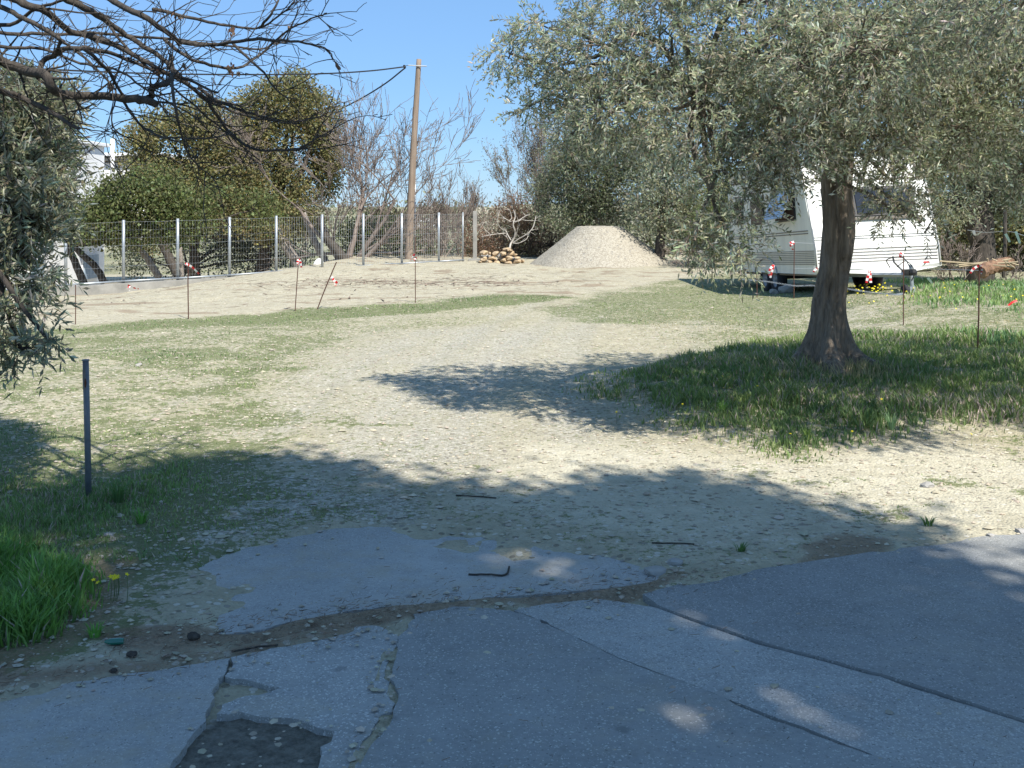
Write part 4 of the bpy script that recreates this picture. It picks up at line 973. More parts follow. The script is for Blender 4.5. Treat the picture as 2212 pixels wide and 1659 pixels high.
far_tree('olive_tree', 'olive tree between the gravel heap and the caravan', 'tree', 1425, 560, 33,
         [(1450, 380, 90, 70, 33, 1.1), (1430, 450, 80, 50, 33, 1), (1530, 410, 80, 70, 33, 1), (1500, 300, 100, 70, 33, 1), (1480, 480, 60, 40, 33, .7)],
         'leaf_olive', 1300, 14, 209, .16, 'bark_dark', L=.1, W=.03, group='olive trees at the back of the lot', trunk_top=(1430, 470))
far_tree('shrub', 'fresh green reeds left of the caravan', 'shrub', 1590, 560, 31,
         [(1590, 430, 70, 60, 31, .8), (1560, 490, 60, 50, 31, .8), (1640, 400, 60, 60, 31, .8), (1540, 540, 50, 25, 31, .6)],
         'leaf_green', 800, 14, 210, .06, L=.13, W=.02)
olR = far_tree('olive_tree', 'big dark olive with forked trunk right of the caravan', 'tree', 2118, 600, 23,
         [(2050, 360, 90, 70, 23, 1), (2130, 300, 110, 80, 23, 1.1), (2060, 440, 60, 45, 22.6, .5), (2200, 380, 90, 70, 23, 1), (2180, 440, 80, 40, 23.4, .7), (2010, 270, 80, 70, 23.4, .9), (2260, 250, 100, 120, 23.5, 1.2), (2030, 180, 120, 90, 24, 1), (2200, 130, 120, 90, 24, 1.1)],
         'leaf_olive', 3000, 16, 211, .27, 'bark_dark', L=.075, W=.022, cr=.16, trunk_top=(2118, 440))
extra_trunk(olR, 'thick dark forked olive limb leaning left, right of the caravan', [(2118, 520), (2100, 482), (2080, 455), (2050, 425)], 22.9, 42, 24, 'bark_dark', 14, seed=9)
far_tree('olive_tree', 'olive tree at the far right edge behind the wire', 'tree', 2250, 590, 29,
         [(2200, 470, 90, 50, 29, .9), (2120, 480, 50, 45, 30, .7), (2280, 430, 100, 90, 29, 1.2), (1960, 430, 60, 80, 30, .8), (2050, 500, 50, 60, 31, .8), (2210, 530, 70, 40, 30, .9)],
         'leaf_oak', 1500, 15, 212, .12, 'bark_dark')
far_tree('shrub', 'scrub hedge behind and right of the caravan', 'shrub', 2120, 585, 33,
         [(1700, 500, 100, 70, 34, 1), (1850, 480, 120, 90, 34, 1), (2000, 500, 90, 80, 33, 1), (2130, 520, 90, 60, 33, 1), (2260, 520, 90, 60, 33, 1), (1650, 450, 90, 90, 34, 1), (1800, 350, 160, 120, 35, 1), (2000, 330, 130, 120, 35, 1)],
         'leaf_oak', 2000, 13, 213, .1, 'bark_dark')
bare_tree('dry grey brush right of the caravan beside the olive trunk', 2070, 590, 20.5, [(-.5, 1, .9), (-.15, 1, 1.1), (.2, 1, 1), (.5, 1, .7), (-.8, .8, .7)], .48, .014, 307, 'bark_twig', 4, 'dry_brush', cat='shrub', spread=.5, up=.15, rmin=.004)
bare_tree('dry brush at the foot of the last olive on the right', 2180, 590, 20.5, [(-.5, 1, .9), (.0, 1, 1.0), (.5, 1, .8)], .36, .012, 308, 'bark_twig', 4, 'dry_brush', cat='shrub', spread=.55, up=.1, rmin=.004)
bare_tree('dry scrub at the right foot of the gravel heap', 1480, 565, 31, [(-.6, 1, .9), (.0, 1, 1.0), (.6, 1, .8)], .45, .015, 309, 'bark_twig', 4, 'dry_brush', cat='shrub', spread=.6, up=.05, rmin=.006)
# low-lying greenery further off
rngf = np.random.default_rng(400)
LF = [(*px(x, 478+rngf.uniform(-5, 12), 75+rngf.uniform(-8, 20)), 4.5, 4, 1.3) for x in range(-300, 2600, 105)]
lv, _ = clump_crown(LF, 1700, 14, rngf, .3, .2, .6, thin=-.8)
tag(lv.build('distant_scrub', M['leaf_grey'], tint=True), 'distant low scrub closing the view behind the trees', 'scrub', kind='stuff')

# pale fig sapling, limbs traced
def fig():
    rng = np.random.default_rng(310); d = 34.0; c_ = lambda x, y: px(1002+x*.2111, 432+y*.2111, d)
    root = empty('fig_sapling', c_(468, 500), label='pale leafless fig sapling standing behind the stone pile', cat='tree')
    T = [([(468, 500), (480, 450), (510, 400), (525, 330), (505, 260), (510, 220), (525, 170), (510, 100)], 20, 6),
         ([(500, 440), (560, 400), (640, 350), (700, 290), (725, 220), (740, 160)], 12, 5), ([(510, 220), (560, 215), (590, 190), (640, 160), (680, 150)], 10, 4),
         ([(480, 410), (450, 360), (430, 320), (380, 290), (350, 240), (350, 180), (360, 120)], 11, 4), ([(430, 340), (370, 345), (280, 355), (180, 375)], 9, 5),
         ([(480, 220), (440, 200), (400, 170), (370, 140)], 7, 3), ([(470, 210), (490, 180), (475, 120), (470, 90)], 6, 3), ([(530, 390), (545, 320), (560, 230)], 6, 3),
         ([(500, 440), (560, 440), (640, 400), (660, 350), (690, 310)], 8, 3), ([(590, 200), (650, 210), (720, 210)], 6, 3), ([(270, 350), (220, 310), (205, 280), (240, 240), (180, 230), (170, 290), (130, 370)], 7, 3), ([(460, 420), (440, 380), (400, 350)], 6, 3)]
    t = MB(); b = MB()
    for i, (p, w0, w1) in enumerate(T):
        P = spline([c_(x, y)+np.array([0, .12*math.sin(i*2+j), 0]) for j, (x, y) in enumerate(p)], 5)
        (t if i == 0 else b).tube(P, np.linspace(w0, w1, len(P))*.2111/F*d*.55, 7)
        for k in range(6, len(P), 4): twig_tree(P[k], P[k]-P[k-1]+rng.normal(0, .05, 3), .22, .008, 0, rng, b, sides=3, seg=3)
    t.build('trunk', M['bark_pale'], root, smooth_=True); b.build('branches', M['bark_pale'], root, smooth_=True)
fig()

# ------------------------------------------------------------------ materials for built things
M['galv'] = plain('galvanised_steel', (.42, .45, .47), .45, .6, .2, 12)
M['galv_pale'] = plain('pale_galvanised_wire', (.5, .53, .55), .5, .3, .15, 12)
M['dark_steel'] = plain('dull_painted_steel', (.21, .23, .255), .55, .3, .3, 20, .1)
M['rust'] = plain('rusty_steel', (.16, .075, .045), .85, .1, .5, 30)
M['rebar'] = plain('rusty_rebar', (.12, .06, .045), .85, .1, .4, 40)
M['concrete'] = plain('weathered_concrete', (.33, .32, .29), .9, 0, .35, 3, .3)
M['whitewall'] = plain('white_render', (.8, .8, .8), .85, 0, .05, 3)
M['cornice'] = plain('tan_cornice', (.5, .42, .32), .8)
M['bluegrey'] = plain('blue_grey_shutter', (.3, .38, .46), .6)
M['glassdark'] = plain('dark_tinted_window', (.03, .035, .045), .04, 0, .2, 4, spec=.4)
M['van_white'] = plain('sun_bleached_white_panel', (.74, .735, .69), .4, 0, .16, 5, spec=.4, stretch=(1, 1, .12))
M['van_cream'] = plain('cream_side_panel', (.76, .73, .62), .4, 0, .15, 4, spec=.4, stretch=(1, 1, .15))
M['van_stripe'] = plain('brown_grey_stripe', (.2, .175, .145), .5, 0, .3, 14)
M['van_trim'] = plain('dull_aluminium_trim', (.42, .42, .4), .4, .6, .2, 10)
M['pane'] = plain('grey_blue_acrylic_pane', (.3, .34, .42), .1, 0, .25, 3, spec=.7)
M['interior'] = plain('dark_red_brown_interior', (.07, .035, .03), .9)  # dimness of the caravan inside put into the colour
M['rubber'] = plain('dusty_rubber', (.045, .045, .05), .85, 0, .4, 20)
M['rim'] = plain('grey_wheel_rim', (.3, .31, .33), .5, .4)
M['black'] = plain('black_plastic', (.03, .03, .03), .5)
M['tape_red'] = plain('red_tape', (.62, .03, .03), .45, 0, .15); M['tape_white'] = plain('white_tape', (.85, .83, .8), .45, 0, .1)
for q in ('tape_red', 'tape_white'):
    pass
M['rock_tan'] = plain('ochre_fieldstone', (.52, .39, .24), .9, 0, 0, 7, .5, col2=(.3, .23, .16))
M['rock_grey'] = plain('weathered_grey_stone', (.4, .385, .36), .9, 0, 0, 7, .5, col2=(.26, .25, .23))
M['heap'] = None
M['brick_earth'] = plain('orange_rotten_log', (.34, .2, .12), .9, 0, 0, 12, .8, col2=(.16, .1, .07))
M['plastic_w'] = plain('white_plastic', (.82, .82, .82), .5, 0, .06)
M['plastic_g'] = plain('pale_green_plastic', (.55, .72, .62), .5, 0, .1)
M['splinter'] = plain('pale_split_wood', (.42, .34, .22), .9)
M['bottle'] = plain('green_glass', (.02, .16, .11), .15, spec=.6)

# ------------------------------------------------------------------ wire fence on its low wall
FA = np.array([-11.05, 27.2]); FD = np.array([9.85, 8.0])
def fence_pt(xd):
    r = (xd-HX)/F; t = (r*FA[1]-FA[0])/(FD[0]-r*FD[1]); return FA+FD*t, t
posts_x = [-130, 8, 142, 267, 384, 496, 597, 696, 785, 868, 948, 1000]
def top_z(d, x): yt = np.interp(x, [0, 142, 267, 384, 496, 597, 696, 785, 948, 1025], [483, 478.5, 475, 472, 469, 466, 463, 461.5, 459, 458]); return EYE+(HY-yt)/F*d
def wall_z(d, x): yt = np.interp(x, [0, 142, 267, 384, 496, 597, 696, 785, 948, 1025], [630, 618, 609.5, 603, 596.5, 588.5, 582, 576, 566.5, 562]); return EYE+(HY-yt)/F*d
fp, _ = fence_pt(597); fence = empty('wire_fence', (fp[0], fp[1], wall_z(fp[1], 597)), label='long galvanised wire mesh fence with thin steel posts on the concrete wall', cat='fence')
nodes = []
for x in posts_x:
    p, t = fence_pt(x); zt = top_z(p[1], x); zb = wall_z(p[1], x); nodes.append((p, zb, zt))
    m_ = MB(); m_.tube([(p[0], p[1], zb-.1), (p[0], p[1], (zt+zb)/2), (p[0], p[1], zt)], .038 if x < 990 else .022, 10); m_.build('post', M['galv'], fence, smooth_=True)
rngq = np.random.default_rng(9)
off = np.array([FD[1], -FD[0]])/np.linalg.norm(FD)*.05
for i in range(len(nodes)-1):
    (a, az, at), (b, bz, bt) = nodes[i], nodes[i+1]; dense = i >= 6
    m_ = MB(); L_ = np.linalg.norm(b-a); nh = 10; nv = int(L_/(.075))
    for j in range(nh):
        f_ = (j/(nh-1))**1.25; P = [((a+(b-a)*t+off)[0], (a+(b-a)*t+off)[1], (az+(bz-az)*t)+.03+f_*((at+(bt-at)*t)-(az+(bz-az)*t)-.08)-.012*math.sin(PI*t)+rngq.normal(0, .004)) for t in np.linspace(0, 1, 5)]
        m_.tube(P, .001 if j % 3 else .002, 3, False)
    for j in range(1, nv):
        t = j/nv; q = a+(b-a)*t+off; m_.tube([(q[0], q[1], az+(bz-az)*t+.02), (q[0], q[1], at+(bt-at)*t-.05)], .0022 if dense else .0008, 3, False)
    m_.build('wire_mesh', M['galv_pale'], fence)
m_ = MB()
for i in range(len(nodes)-1):
    (a, az, _), (b, bz, _) = nodes[i], nodes[i+1]; m_.tube([(*(a+off*1.2), az+.03), (*((a+b)/2+off*1.2), (az+bz)/2+.03), (*(b+off*1.2), bz+.03)], .026, 8)
m_.build('bottom_rail', M['galv'], fence, smooth_=True)
# sagging loose wire
P = []
for x, y in ((100, 560), (267, 560), (320, 668-12), (384, 655-25), (496, 565), (597, 648-92), (700, 556), (785, 552)):
    pass
p, _ = fence_pt(1026)
ep = MB(); ep.box((p[0], p[1], (wall_z(p[1], 1026)-.25+EYE+(HY-456)/F*p[1])/2), (.13, .13, EYE+(HY-456)/F*p[1]-wall_z(p[1], 1026)+.25)); ep = bevel(ep.build('end_post', M['concrete'], fence), .012)
# wall as segments
wall = empty('concrete_wall', (fp[0], fp[1], -.4), label='low weathered concrete wall carrying the wire fence', cat='wall')
m_ = MB(); V = []; nrm = np.array([FD[1], -FD[0]])/np.linalg.norm(FD)*.11
xsn = np.linspace(-1.4, 1.02, 40)
for t in xsn:
    q = FA+FD*t; xx = HX+q[0]/q[1]*F; zt = wall_z(q[1], xx)-.02 if t > -.15 else wall_z((FA+FD*-.15)[1], -20)-.05
    V += [(*(q+nrm), -1.6), (*(q+nrm), zt), (*(q-nrm), zt), (*(q-nrm), -1.6)]
q = [(i*4+a, i*4+4+a, i*4+5+a, i*4+1+a) for i in range(39) for a in (0, 1, 2)]+[(0, 1, 2, 3), (39*4+3, 39*4+2, 39*4+1, 39*4)]
m_.add(V, np.array(q)); wl = m_.build('wall_body', M['concrete'], wall); bevel(wl, .01)
m_ = MB(); q = FA+FD*1.0; q[0] -= .02; m_.box((p[0], p[1]-.02, wall_z(p[1], 1026)-.2), (.42, .34, .5)); bevel(m_.build('end_block', M['concrete'], wall), .015)

# ------------------------------------------------------------------ utility pole and cables
pd_ = 36.5; pb_ = px(881, 578, pd_); pt_ = px(905, 128, pd_)
pole = empty('utility_pole', pb_, label='leaning brown wooden utility pole behind the fence', cat='utility pole')
m_ = MB(); P = spline([pb_-np.array([0, 0, .4]), (pb_+pt_)/2+np.array([-.02, 0, 0]), pt_], 10); m_.tube(P, np.linspace(.14, .082, len(P)), 18); m_.build('shaft', M['pole_wood'], pole, smooth_=True)
m_ = MB(); a = px(882, 141, pd_-.12); b = px(922, 143, pd_-.12); m_.tube([a, (a+b)/2, b], .018, 8); m_.build('bracket', M['galv'], pole)
m_ = MB(); c = px(873, 143, pd_-.12); m_.lathe(c-np.array([0, 0, .05]), (0, 0, 1), [(0, .001), (0, .03), (.03, .045), (.05, .03), (.08, .04), (.1, .001)], 12); m_.tube([a, c], .01, 6); m_.build('clamp', M['black'], pole)
def cable(label, pts, r, mat, sag=None):
    P = spline(pts, 14); root = MB(); root.tube(P, r, 5); o = root.build('cable', mat, origin=P[0]); return tag(o, label, 'cable')
cable('thick black cable running left from the pole top', [px(876, 144, 36.4), px(800, 153, 35.6), px(700, 159, 34.5), px(560, 161, 33), px(300, 158, 30), px(-100, 140, 26)], .024, M['black'])
cable('black cable dropping left from the pole behind the bare tree', [px(876, 146, 36.4), px(830, 182, 38), px(770, 218, 40), px(700, 250, 42.5), px(600, 280, 46)], .026, M['black'])
cable('thin pale guy wire running down right from the pole', [px(907, 165, 36.4), px(940, 230, 36.9), px(965, 290, 37.4), px(990, 335, 37.9), px(1040, 440, 38.5)], .006, M['galv_pale'])
m_ = MB(); a = px(896, 575, 37.6); b = px(897, 378, 37.6); m_.tube([a, (a+b)/2, b], .035, 8); tag(m_.build('steel_pole', M['galv'], origin=a, smooth_=True), 'slim grey pole standing just right of the wooden utility pole', 'pole')

# ------------------------------------------------------------------ white house far left
hx = -16.6
house = empty('white_house', (hx, 38, -1.6), label='white two-storey house with flat roof behind the trees at the left', cat='house')
def hbox(name, c, s_, mat, parent=house, bev=.02):
    m_ = MB(); m_.box(c, s_); o = m_.build(name, mat, parent)
    if bev: bevel(o, bev)
    return o
hbox('wall', (hx-2.6, 37.5, 1.15), (5.0, 15.0, 6.1), M['whitewall'])
hbox('roof', (hx-2.6, 37.5, 4.28), (5.3, 15.4, .14), M['whitewall'])
hbox('balcony', (hx+.42, 43.0, .85), (.9, 2.6, .12), M['whitewall'])
hbox('parapet', (hx+.84, 43.0, 1.2), (.08, 2.6, .6), M['whitewall'])
hbox('upper_wing', (hx-.2, 49.3, 2.0), (3.2, 5.0, 3.3), M['whitewall'])
hbox('cornice', (hx-.1, 49.3, 3.78), (3.7, 5.5, .16), M['cornice']); hbox('cornice', (hx-.1, 49.3, 3.98), (4.0, 5.8, .14), M['whitewall'])
m_ = MB(); a = px(243, 395, 45.3); b = px(243, 300, 45.3); m_.tube([a, (a+b)/2, b], .09, 10); m_.build('flue', M['whitewall'], house, smooth_=True)
for k, (yy_, zz, hh, ww) in enumerate(((40.9, 1.55, .95, 1.5), (43.0, 1.6, .7, 1.2), (43.4, -.6, 1.1, 1.6), (38.5, -.6, 1.1, 1.2), (35.5, 1.5, 1, 1.2))):
    fr = hbox('window', (hx-.08, yy_, zz), (.06, ww, hh), M['whitewall'], bev=.01); m_ = MB(); m_.box((hx-.03, yy_, zz), (.05, ww-.16, hh-.16))
    o = m_.build('shutter', M['bluegrey']); o.parent = fr
    o.location = -(Vector(house.location))

# small far houses on the skyline
for (x, y, d, w_, h_, lb) in ((905, 468, 160, 4.5, 1.6, 'tiny white house on the skyline seen right of the pole'), (1445, 518, 60, 1.2, .5, 'small pale building glimpsed behind the gravel heap')):
    c = px(x, y, d); r_ = empty('distant_house', c, label=lb, cat='house')
    m_ = MB(); m_.box((c[0], c[1], c[2]-h_/2), (w_, 3, h_)); m_.build('wall', M['whitewall'], r_)
    m_ = MB(); m_.box((c[0], c[1], c[2]+.06), (w_*1.06, 3.2, .14)); m_.build('roof', M['cornice'], r_)

# ------------------------------------------------------------------ gravel heap
def heap():
    rng = np.random.default_rng(71); d = 33.0; c = px(1290, 575, d); zb = H1(c[0], d)-.1
    root = tag(None or bpy.data.objects.new('x', None), None) if False else None
    R0x = 158/F*d; topz = EYE+(HY-489)/F*d-zb
    n, m = 110, 150; ths = np.arange(m)*2*PI/m; V = [(c[0]+.05, d+.2, zb+topz)]
    for i in range(1, n+1):
        f_ = i/n
        for t in ths:
            rx = (R0x if math.cos(t) < 0 else R0x*1.05)*(1+.05*math.sin(3*t+1)+.03*math.sin(5*t)); ry = 1.9*(1+.05*math.sin(3*t))
            rf = f_; ft = .30
            h = topz if rf < ft else topz*(1-((rf-ft)/(1-ft))**.95)
            x = c[0]+(.05 if 1 else 0)+rx*rf*math.cos(t); y = d+.2+ry*rf*math.sin(t)
            h -= .02*math.exp(-((rf-ft)/.05)**2)
            V.append((x, y, zb+h))
    V = np.array(V); nzv = .02*fbm(V[:, 0]*2.5, V[:, 1]*2.5+V[:, 2]*2, 4, 3)+.008*vnoise(V[:, 0]*16, V[:, 1]*16+V[:, 2]*16, 4); V[:, 2] += nzv
    tri = np.array([(0, 1+j, 1+(j+1) % m) for j in range(m)]); q = np.array([(1+i*m+j, 1+(i+1)*m+j, 1+(i+1)*m+(j+1) % m, 1+i*m+(j+1) % m) for i in range(n-1) for j in range(m)])
    mb = MB(); mb.add(V, [tri, q])
    mt, nt, bs, out = new_mat('crushed_gravel'); k = N(nt); g_ = k.n('ShaderNodeNewGeometry').outputs['Position']
    c1 = k.voro(g_, 30, 'Color'); s_ = k.n('ShaderNodeSeparateColor'); k.l(c1, s_.inputs[0]); c2 = k.voro(g_, 11, 'Color'); s2 = k.n('ShaderNodeSeparateColor'); k.l(c2, s2.inputs[0]); cd = k.voro(g_, 11)
    col = k.mix(s_.outputs[0], (.25, .222, .172), (.45, .415, .34)); col = k.mix(k.math('MULTIPLY', k.noise(g_, 2.2, 4), .5), col, (.3, .28, .24))
    sp = k.math('MULTIPLY', k.math('GREATER_THAN', s2.outputs[0], .88), k.math('LESS_THAN', cd, .4)); col = k.mix(k.math('MULTIPLY', sp, .6), col, (.2, .19, .175))
    k.l(col, bs.inputs['Base Color']); bs.inputs['Roughness'].default_value = .95; bs.inputs['Specular IOR Level'].default_value = .1; k.l(k.bump(k.voro(g_, 30), .7, .02), bs.inputs['Normal'])
    o = mb.build('gravel_heap', mt, smooth_=True, origin=(c[0], d, zb)); tag(o, 'flat-topped heap of pale crushed gravel at the back of the lot', 'gravel heap')
heap()

# ------------------------------------------------------------------ stones
def rock(c, s_, seed, mat, name='stone', parent=None, sub=2, blocky=.45):
    rng = np.random.default_rng(seed); import bmesh
    bm = bmesh.new(); bmesh.ops.create_icosphere(bm, subdivisions=sub, radius=1)
    R = Matrix.Rotation(rng.uniform(-.3, .3), 3, 'Y')@Matrix.Rotation(rng.uniform(-.4, .4), 3, 'Z')
    for v in bm.verts:
        p = v.co; m_ = max(abs(p.x), abs(p.y), abs(p.z)); q = p.lerp(p/m_*.82, blocky); q = q*(1+.16*math.sin(p.x*3+seed)*math.cos(p.z*3.3+seed*2)+.05*rng.normal())
        v.co = R@Vector((q.x*s_[0], q.y*s_[1], q.z*s_[2]))
    me = bpy.data.meshes.new(name); bm.to_mesh(me); bm.free(); me.materials.append(mat)
    o = bpy.data.objects.new(name, me); link(o); o.parent = parent
    o.location = Vector(tuple(float(v) for v in c))-(Vector(parent.location) if parent else Vector()); return o
zz = lambda x, y: (1002+x*.2111, 432+y*.2111)
ST = [(205, 540, 45, 26), (262, 548, 18, 20), (325, 548, 42, 24), (405, 550, 36, 24), (478, 548, 38, 24), (175, 585, 30, 15), (205, 605, 38, 26), (285, 595, 42, 20), (378, 592, 32, 18), (460, 595, 38, 26), (545, 590, 38, 12),
      (325, 612, 26, 16), (400, 615, 28, 20), (548, 628, 46, 27), (205, 648, 42, 22), (265, 640, 26, 26), (340, 645, 42, 28), (400, 650, 26, 22), (450, 642, 46, 20), (465, 662, 36, 14), (440, 500, 55, 16), (470, 515, 30, 12), (300, 660, 30, 14), (598, 628, 12, 18), (170, 630, 24, 16), (520, 560, 24, 12)]
pc_ = px(*zz(360, 672), 34.3); pile = empty('stone_pile', pc_, label='dry-stacked pile of ochre fieldstones at the end of the fence', cat='stone pile')
for i, (x, y, w_, h_) in enumerate(ST):
    d = 34.0+.25*((i*7) % 3-1)*.4; c = px(*zz(x, y), d); s_ = .2111/F*d
    rock(c, (w_*s_*.98, .17, h_*s_*1.02), 500+i, M['rock_tan'], 'stone', pile)
for i, (x, y, w_, h_) in enumerate([(230, 575, 60, 40), (400, 580, 70, 40), (330, 630, 90, 40), (480, 620, 60, 40)]):   # inner course of stones behind the face
    c = px(*zz(x, y), 34.35); rock(c, (w_*s_*.9, .18, h_*s_*.9), 560+i, M['rock_grey'], 'stone', pile)
for (x, y, r_, sd_, lb) in ((1417, 1240, 26, 1, 'pale stone at the edge of the driveway, left of the road corner'), (1458, 1218, 18, 2, 'cluster stone just above the road corner'), (735, 1379, 11, 3, 'small pale stone on the worn asphalt'), (235, 1158, 11, 4, 'white stone lying in the roadside weeds'),
                        (2205, 1150, 14, 5, 'flat pale stone at the right road edge'), (1890, 1208, 8, 6, 'small stone on the sand near the right road edge'), (2140, 1158, 9, 7, 'small pale stone at the tuft beside the right road edge'), (2003, 1052, 16, 8, 'flat white stone on the pale sandy lane'), (690, 1405, 12, 9, 'grey stone in the brown needles'), (300, 790, 8, 12, 'pebble in the left field')):
    c = ground_px(x, y); s_ = r_/F*c[1]; o = rock((c[0], c[1], c[2]+s_*.2), (s_, s_*.8, s_*.5), sd_, M['rock_grey'], 'stone'); tag(o, lb, 'stone', 'loose stones on the ground')

# ------------------------------------------------------------------ caravan
def caravan():
    org = Vector((5.28, 19.0, .575))
    root = empty('caravan', org, label='old white and cream caravan with tinted windows parked on the grass', cat='caravan')
    root.rotation_euler = (math.radians(-2.8), math.radians(-2.3), math.radians(4))
    Wd = 2.2; LN = 5.5
    prof = [(.05, 0), (.0, .06), (.03, .42), (.09, .60), (.13, .74), (.25, 1.10), (.37, 1.48), (.52, 1.90), (.68, 2.03), (1.1, 2.08), (4.9, 2.08), (5.2, 2.02), (5.42, 1.75), (5.5, 1.2), (5.5, 0)]
    n = len(prof); V = [(x, y, z) for x in (0, Wd) for y, z in prof]
    mb = MB()
    sides_ = [tuple(range(n))[::-1], tuple(n+i for i in range(n))]
    mb.v.append(np.array(V, float)); mb.t.append(np.ones((len(V), 3))); mb.n = len(V)
    # side fans split into quads between profile halves
    pr = np.array(prof)
    for k_, base in ((0, 0), (1, n)):
        P3 = [Vector((p[0], p[1], 0)) for p in prof]; T = []
        for t in tessellate_polygon([P3]):
            a, b, c = (pr[i] for i in t); s_ = (b[0]-a[0])*(c[1]-a[1])-(b[1]-a[1])*(c[0]-a[0])
            t = t if (s_ < 0) == (k_ == 0) else t[::-1]; T.append([i+base for i in t])
        T = np.array(T); T = T[:, ::-1]; mb.f.append(T); mb.mi.append(np.full(len(T), 1, np.int32))
    for i in range(n):
        j = (i+1) % n; mb.f.append(np.array([(i, j, n+j, n+i)])[:, ::-1]); mb.mi.append(np.array([0], np.int32))
    body = mb.build('body', [M['van_white'], M['van_cream']], root, local=True); bevel(body, .035, 3)
    def fy(z): return float(np.interp(z, [p[1] for p in prof[1:10]], [p[0] for p in prof[1:10]]))
    def lb(name, c, s_, mat, R=None, bev=.006, par=root):
        m_ = MB(); m_.box(c, s_, R); o = m_.build(name, mat, par, local=True)
        if bev: bevel(o, bev, 2)
        return o
    # side stripes
    for z in [.155+.033*k for k in range(8)]: lb('rib', (-.004, 2.78, z), (.012, 5.38, .012), M['van_stripe'], bev=.002)
    for z in (.70, .745, 1.58): lb('rib', (-.004, 2.9, z), (.014, 5.1-(.5 if z > 1 else 0), .018), M['van_stripe'], bev=.002)
    # front ribs
    for z in (.17, .225, .28, .335, .39): lb('rib', (Wd/2, fy(z)-.004, z), (Wd-.06, .014, .012), M['van_stripe'], bev=.002)
    for z in (.58, .62): lb('rib', (Wd/2, fy(z)-.006, z), (Wd-.04, .02, .014), M['van_trim'], bev=.002)
    for z in (1.62,): lb('rib', (Wd/2, fy(z)-.006, z), (Wd-.04, .02, .03), M['van_stripe'], bev=.002)
    # corner trims
    for x in (0.0, Wd):
        m_ = MB(); m_.tube([(x, y-.004, z) for y, z in prof[1:10]], .014, 6); m_.build('corner_trim', M['van_trim'], root, local=True, smooth_=True)
    # awning rail
    m_ = MB(); m_.tube([(-.01, .95, 2.04), (-.01, 3, 2.06), (-.01, 5.1, 2.03)], .012, 6); m_.build('awning_rail', M['van_trim'], root, local=True)
    # front window
    z0, z1 = .98, 1.46; y0, y1 = fy(z0), fy(z1); ang = math.atan2(y1-y0, z1-z0); R = np.array(Matrix.Rotation(-ang, 3, 'X'))
    wf = lb('window', (Wd/2, (y0+y1)/2-.012, (z0+z1)/2), (1.66, .03, .56), M['black'], R, .01)
    for k_ in (-1, 0, 1):
        m_ = MB(); m_.box((Wd/2+k_*.54, (y0+y1)/2-.036, (z0+z1)/2), (.5, .018, .46), R); o = m_.build('pane', M['glassdark'], None, local=True); o.parent = wf; bevel(o, .012)
    lb('window_sill', (Wd/2, fy(.92)-.03, .92), (1.75, .05, .05), M['van_stripe'], None, .008)
    # side windows with frames; the nearer one stands open at the bottom
    for (ya, yb, za, zb, op, nm) in ((.95, 2.12, .95, 1.5, True, 'side window propped open'), (2.85, 3.75, .95, 1.5, False, None), (4.35, 5.0, 1.0, 1.5, False, None)):
        wn = lb('window', (-.012, (ya+yb)/2, (za+zb)/2), (.03, yb-ya, zb-za), M['black'], None, .012)
        if nm: wn['label'] = nm
        m_ = MB(); m_.box((-.03, (ya+yb)/2, (za+zb)/2), (.008, yb-ya-.07, zb-za-.07)); o = m_.build('dark_interior' if op else 'pane', M['interior'] if op else M['glassdark'], None, local=True); o.parent = wn  # behind the open pane: flat dark sheet painted for the shaded inside
        if op:
            a_ = math.radians(24); h_ = zb-za-.02; R = np.array(Matrix.Rotation(a_, 3, 'Y'))
            m_ = MB(); m_.box((-.045-math.sin(a_)*h_/2, (ya+yb)/2+.02, zb-.01-math.cos(a_)*h_/2), (.014, yb-ya-.04, h_), R); o = m_.build('pane', M['pane'], None, local=True); o.parent = wn; bevel(o, .006)
            for yq in (ya+.06, yb-.06):
                m_ = MB(); m_.tube([(-.03, yq, za+.08), (-.05-math.sin(a_)*h_*.8, yq, zb-math.cos(a_)*h_*.82)], .006, 5); o = m_.build('stay', M['van_trim'], None, local=True); o.parent = wn
    lb('door', (-.01, 4.05-.0, .5), (.02, .02, .4), M['van_trim'], bev=0)
    # service hatch
    lb('hatch', (-.008, 4.6, .38), (.02, .45, .3), M['van_white'], None, .006)
    # skirt / front fairing
    m_ = MB(); V = [(0, .03, .03), (Wd, .03, .03), (Wd/2+.25, -.42, -.04), (Wd/2-.25, -.42, -.04), (0, .0, .10), (Wd, .0, .10), (Wd/2+.25, -.36, .04), (Wd/2-.25, -.36, .04), (0, .2, -.02), (Wd, .2, -.02)]
    m_.add(V, [np.array([(4, 7, 6, 5), (0, 4, 5, 1)[::-1], (3, 2, 6, 7), (0, 3, 7, 4), (1, 5, 6, 2), (0, 8, 9, 1)]), np.array([(8, 0, 3), (9, 2, 1)]), np.array([(8, 3, 2, 9)])]); bevel(m_.build('front_skirt', M['van_white'], root, local=True), .008)
    # chassis, drawbar
    for s_ in (-1, 1):
        m_ = MB(); m_.tube([(Wd/2+s_*.62, 5.0, -.05), (Wd/2+s_*.62, .6, -.05), (Wd/2+s_*.05, -1.15, -.06)], .04, 4); m_.build('drawbar', M['galv'], root, local=True)
    m_ = MB(); m_.box((Wd/2, -1.2, -.02), (.12, .3, .1)); m_.lathe((Wd/2, -1.38, -.02), (0, 0, 1), [(-.05, .001), (-.05, .05), (.0, .06), (.05, .045), (.06, .001)], 14); m_.build('coupling', M['black'], root, local=True)
    m_ = MB(); m_.tube([(Wd/2-.03, -1.05, 0), (Wd/2-.14, -.98, .15), (Wd/2-.12, -.9, .24)], .016, 6); m_.build('handbrake', M['black'], root, local=True)
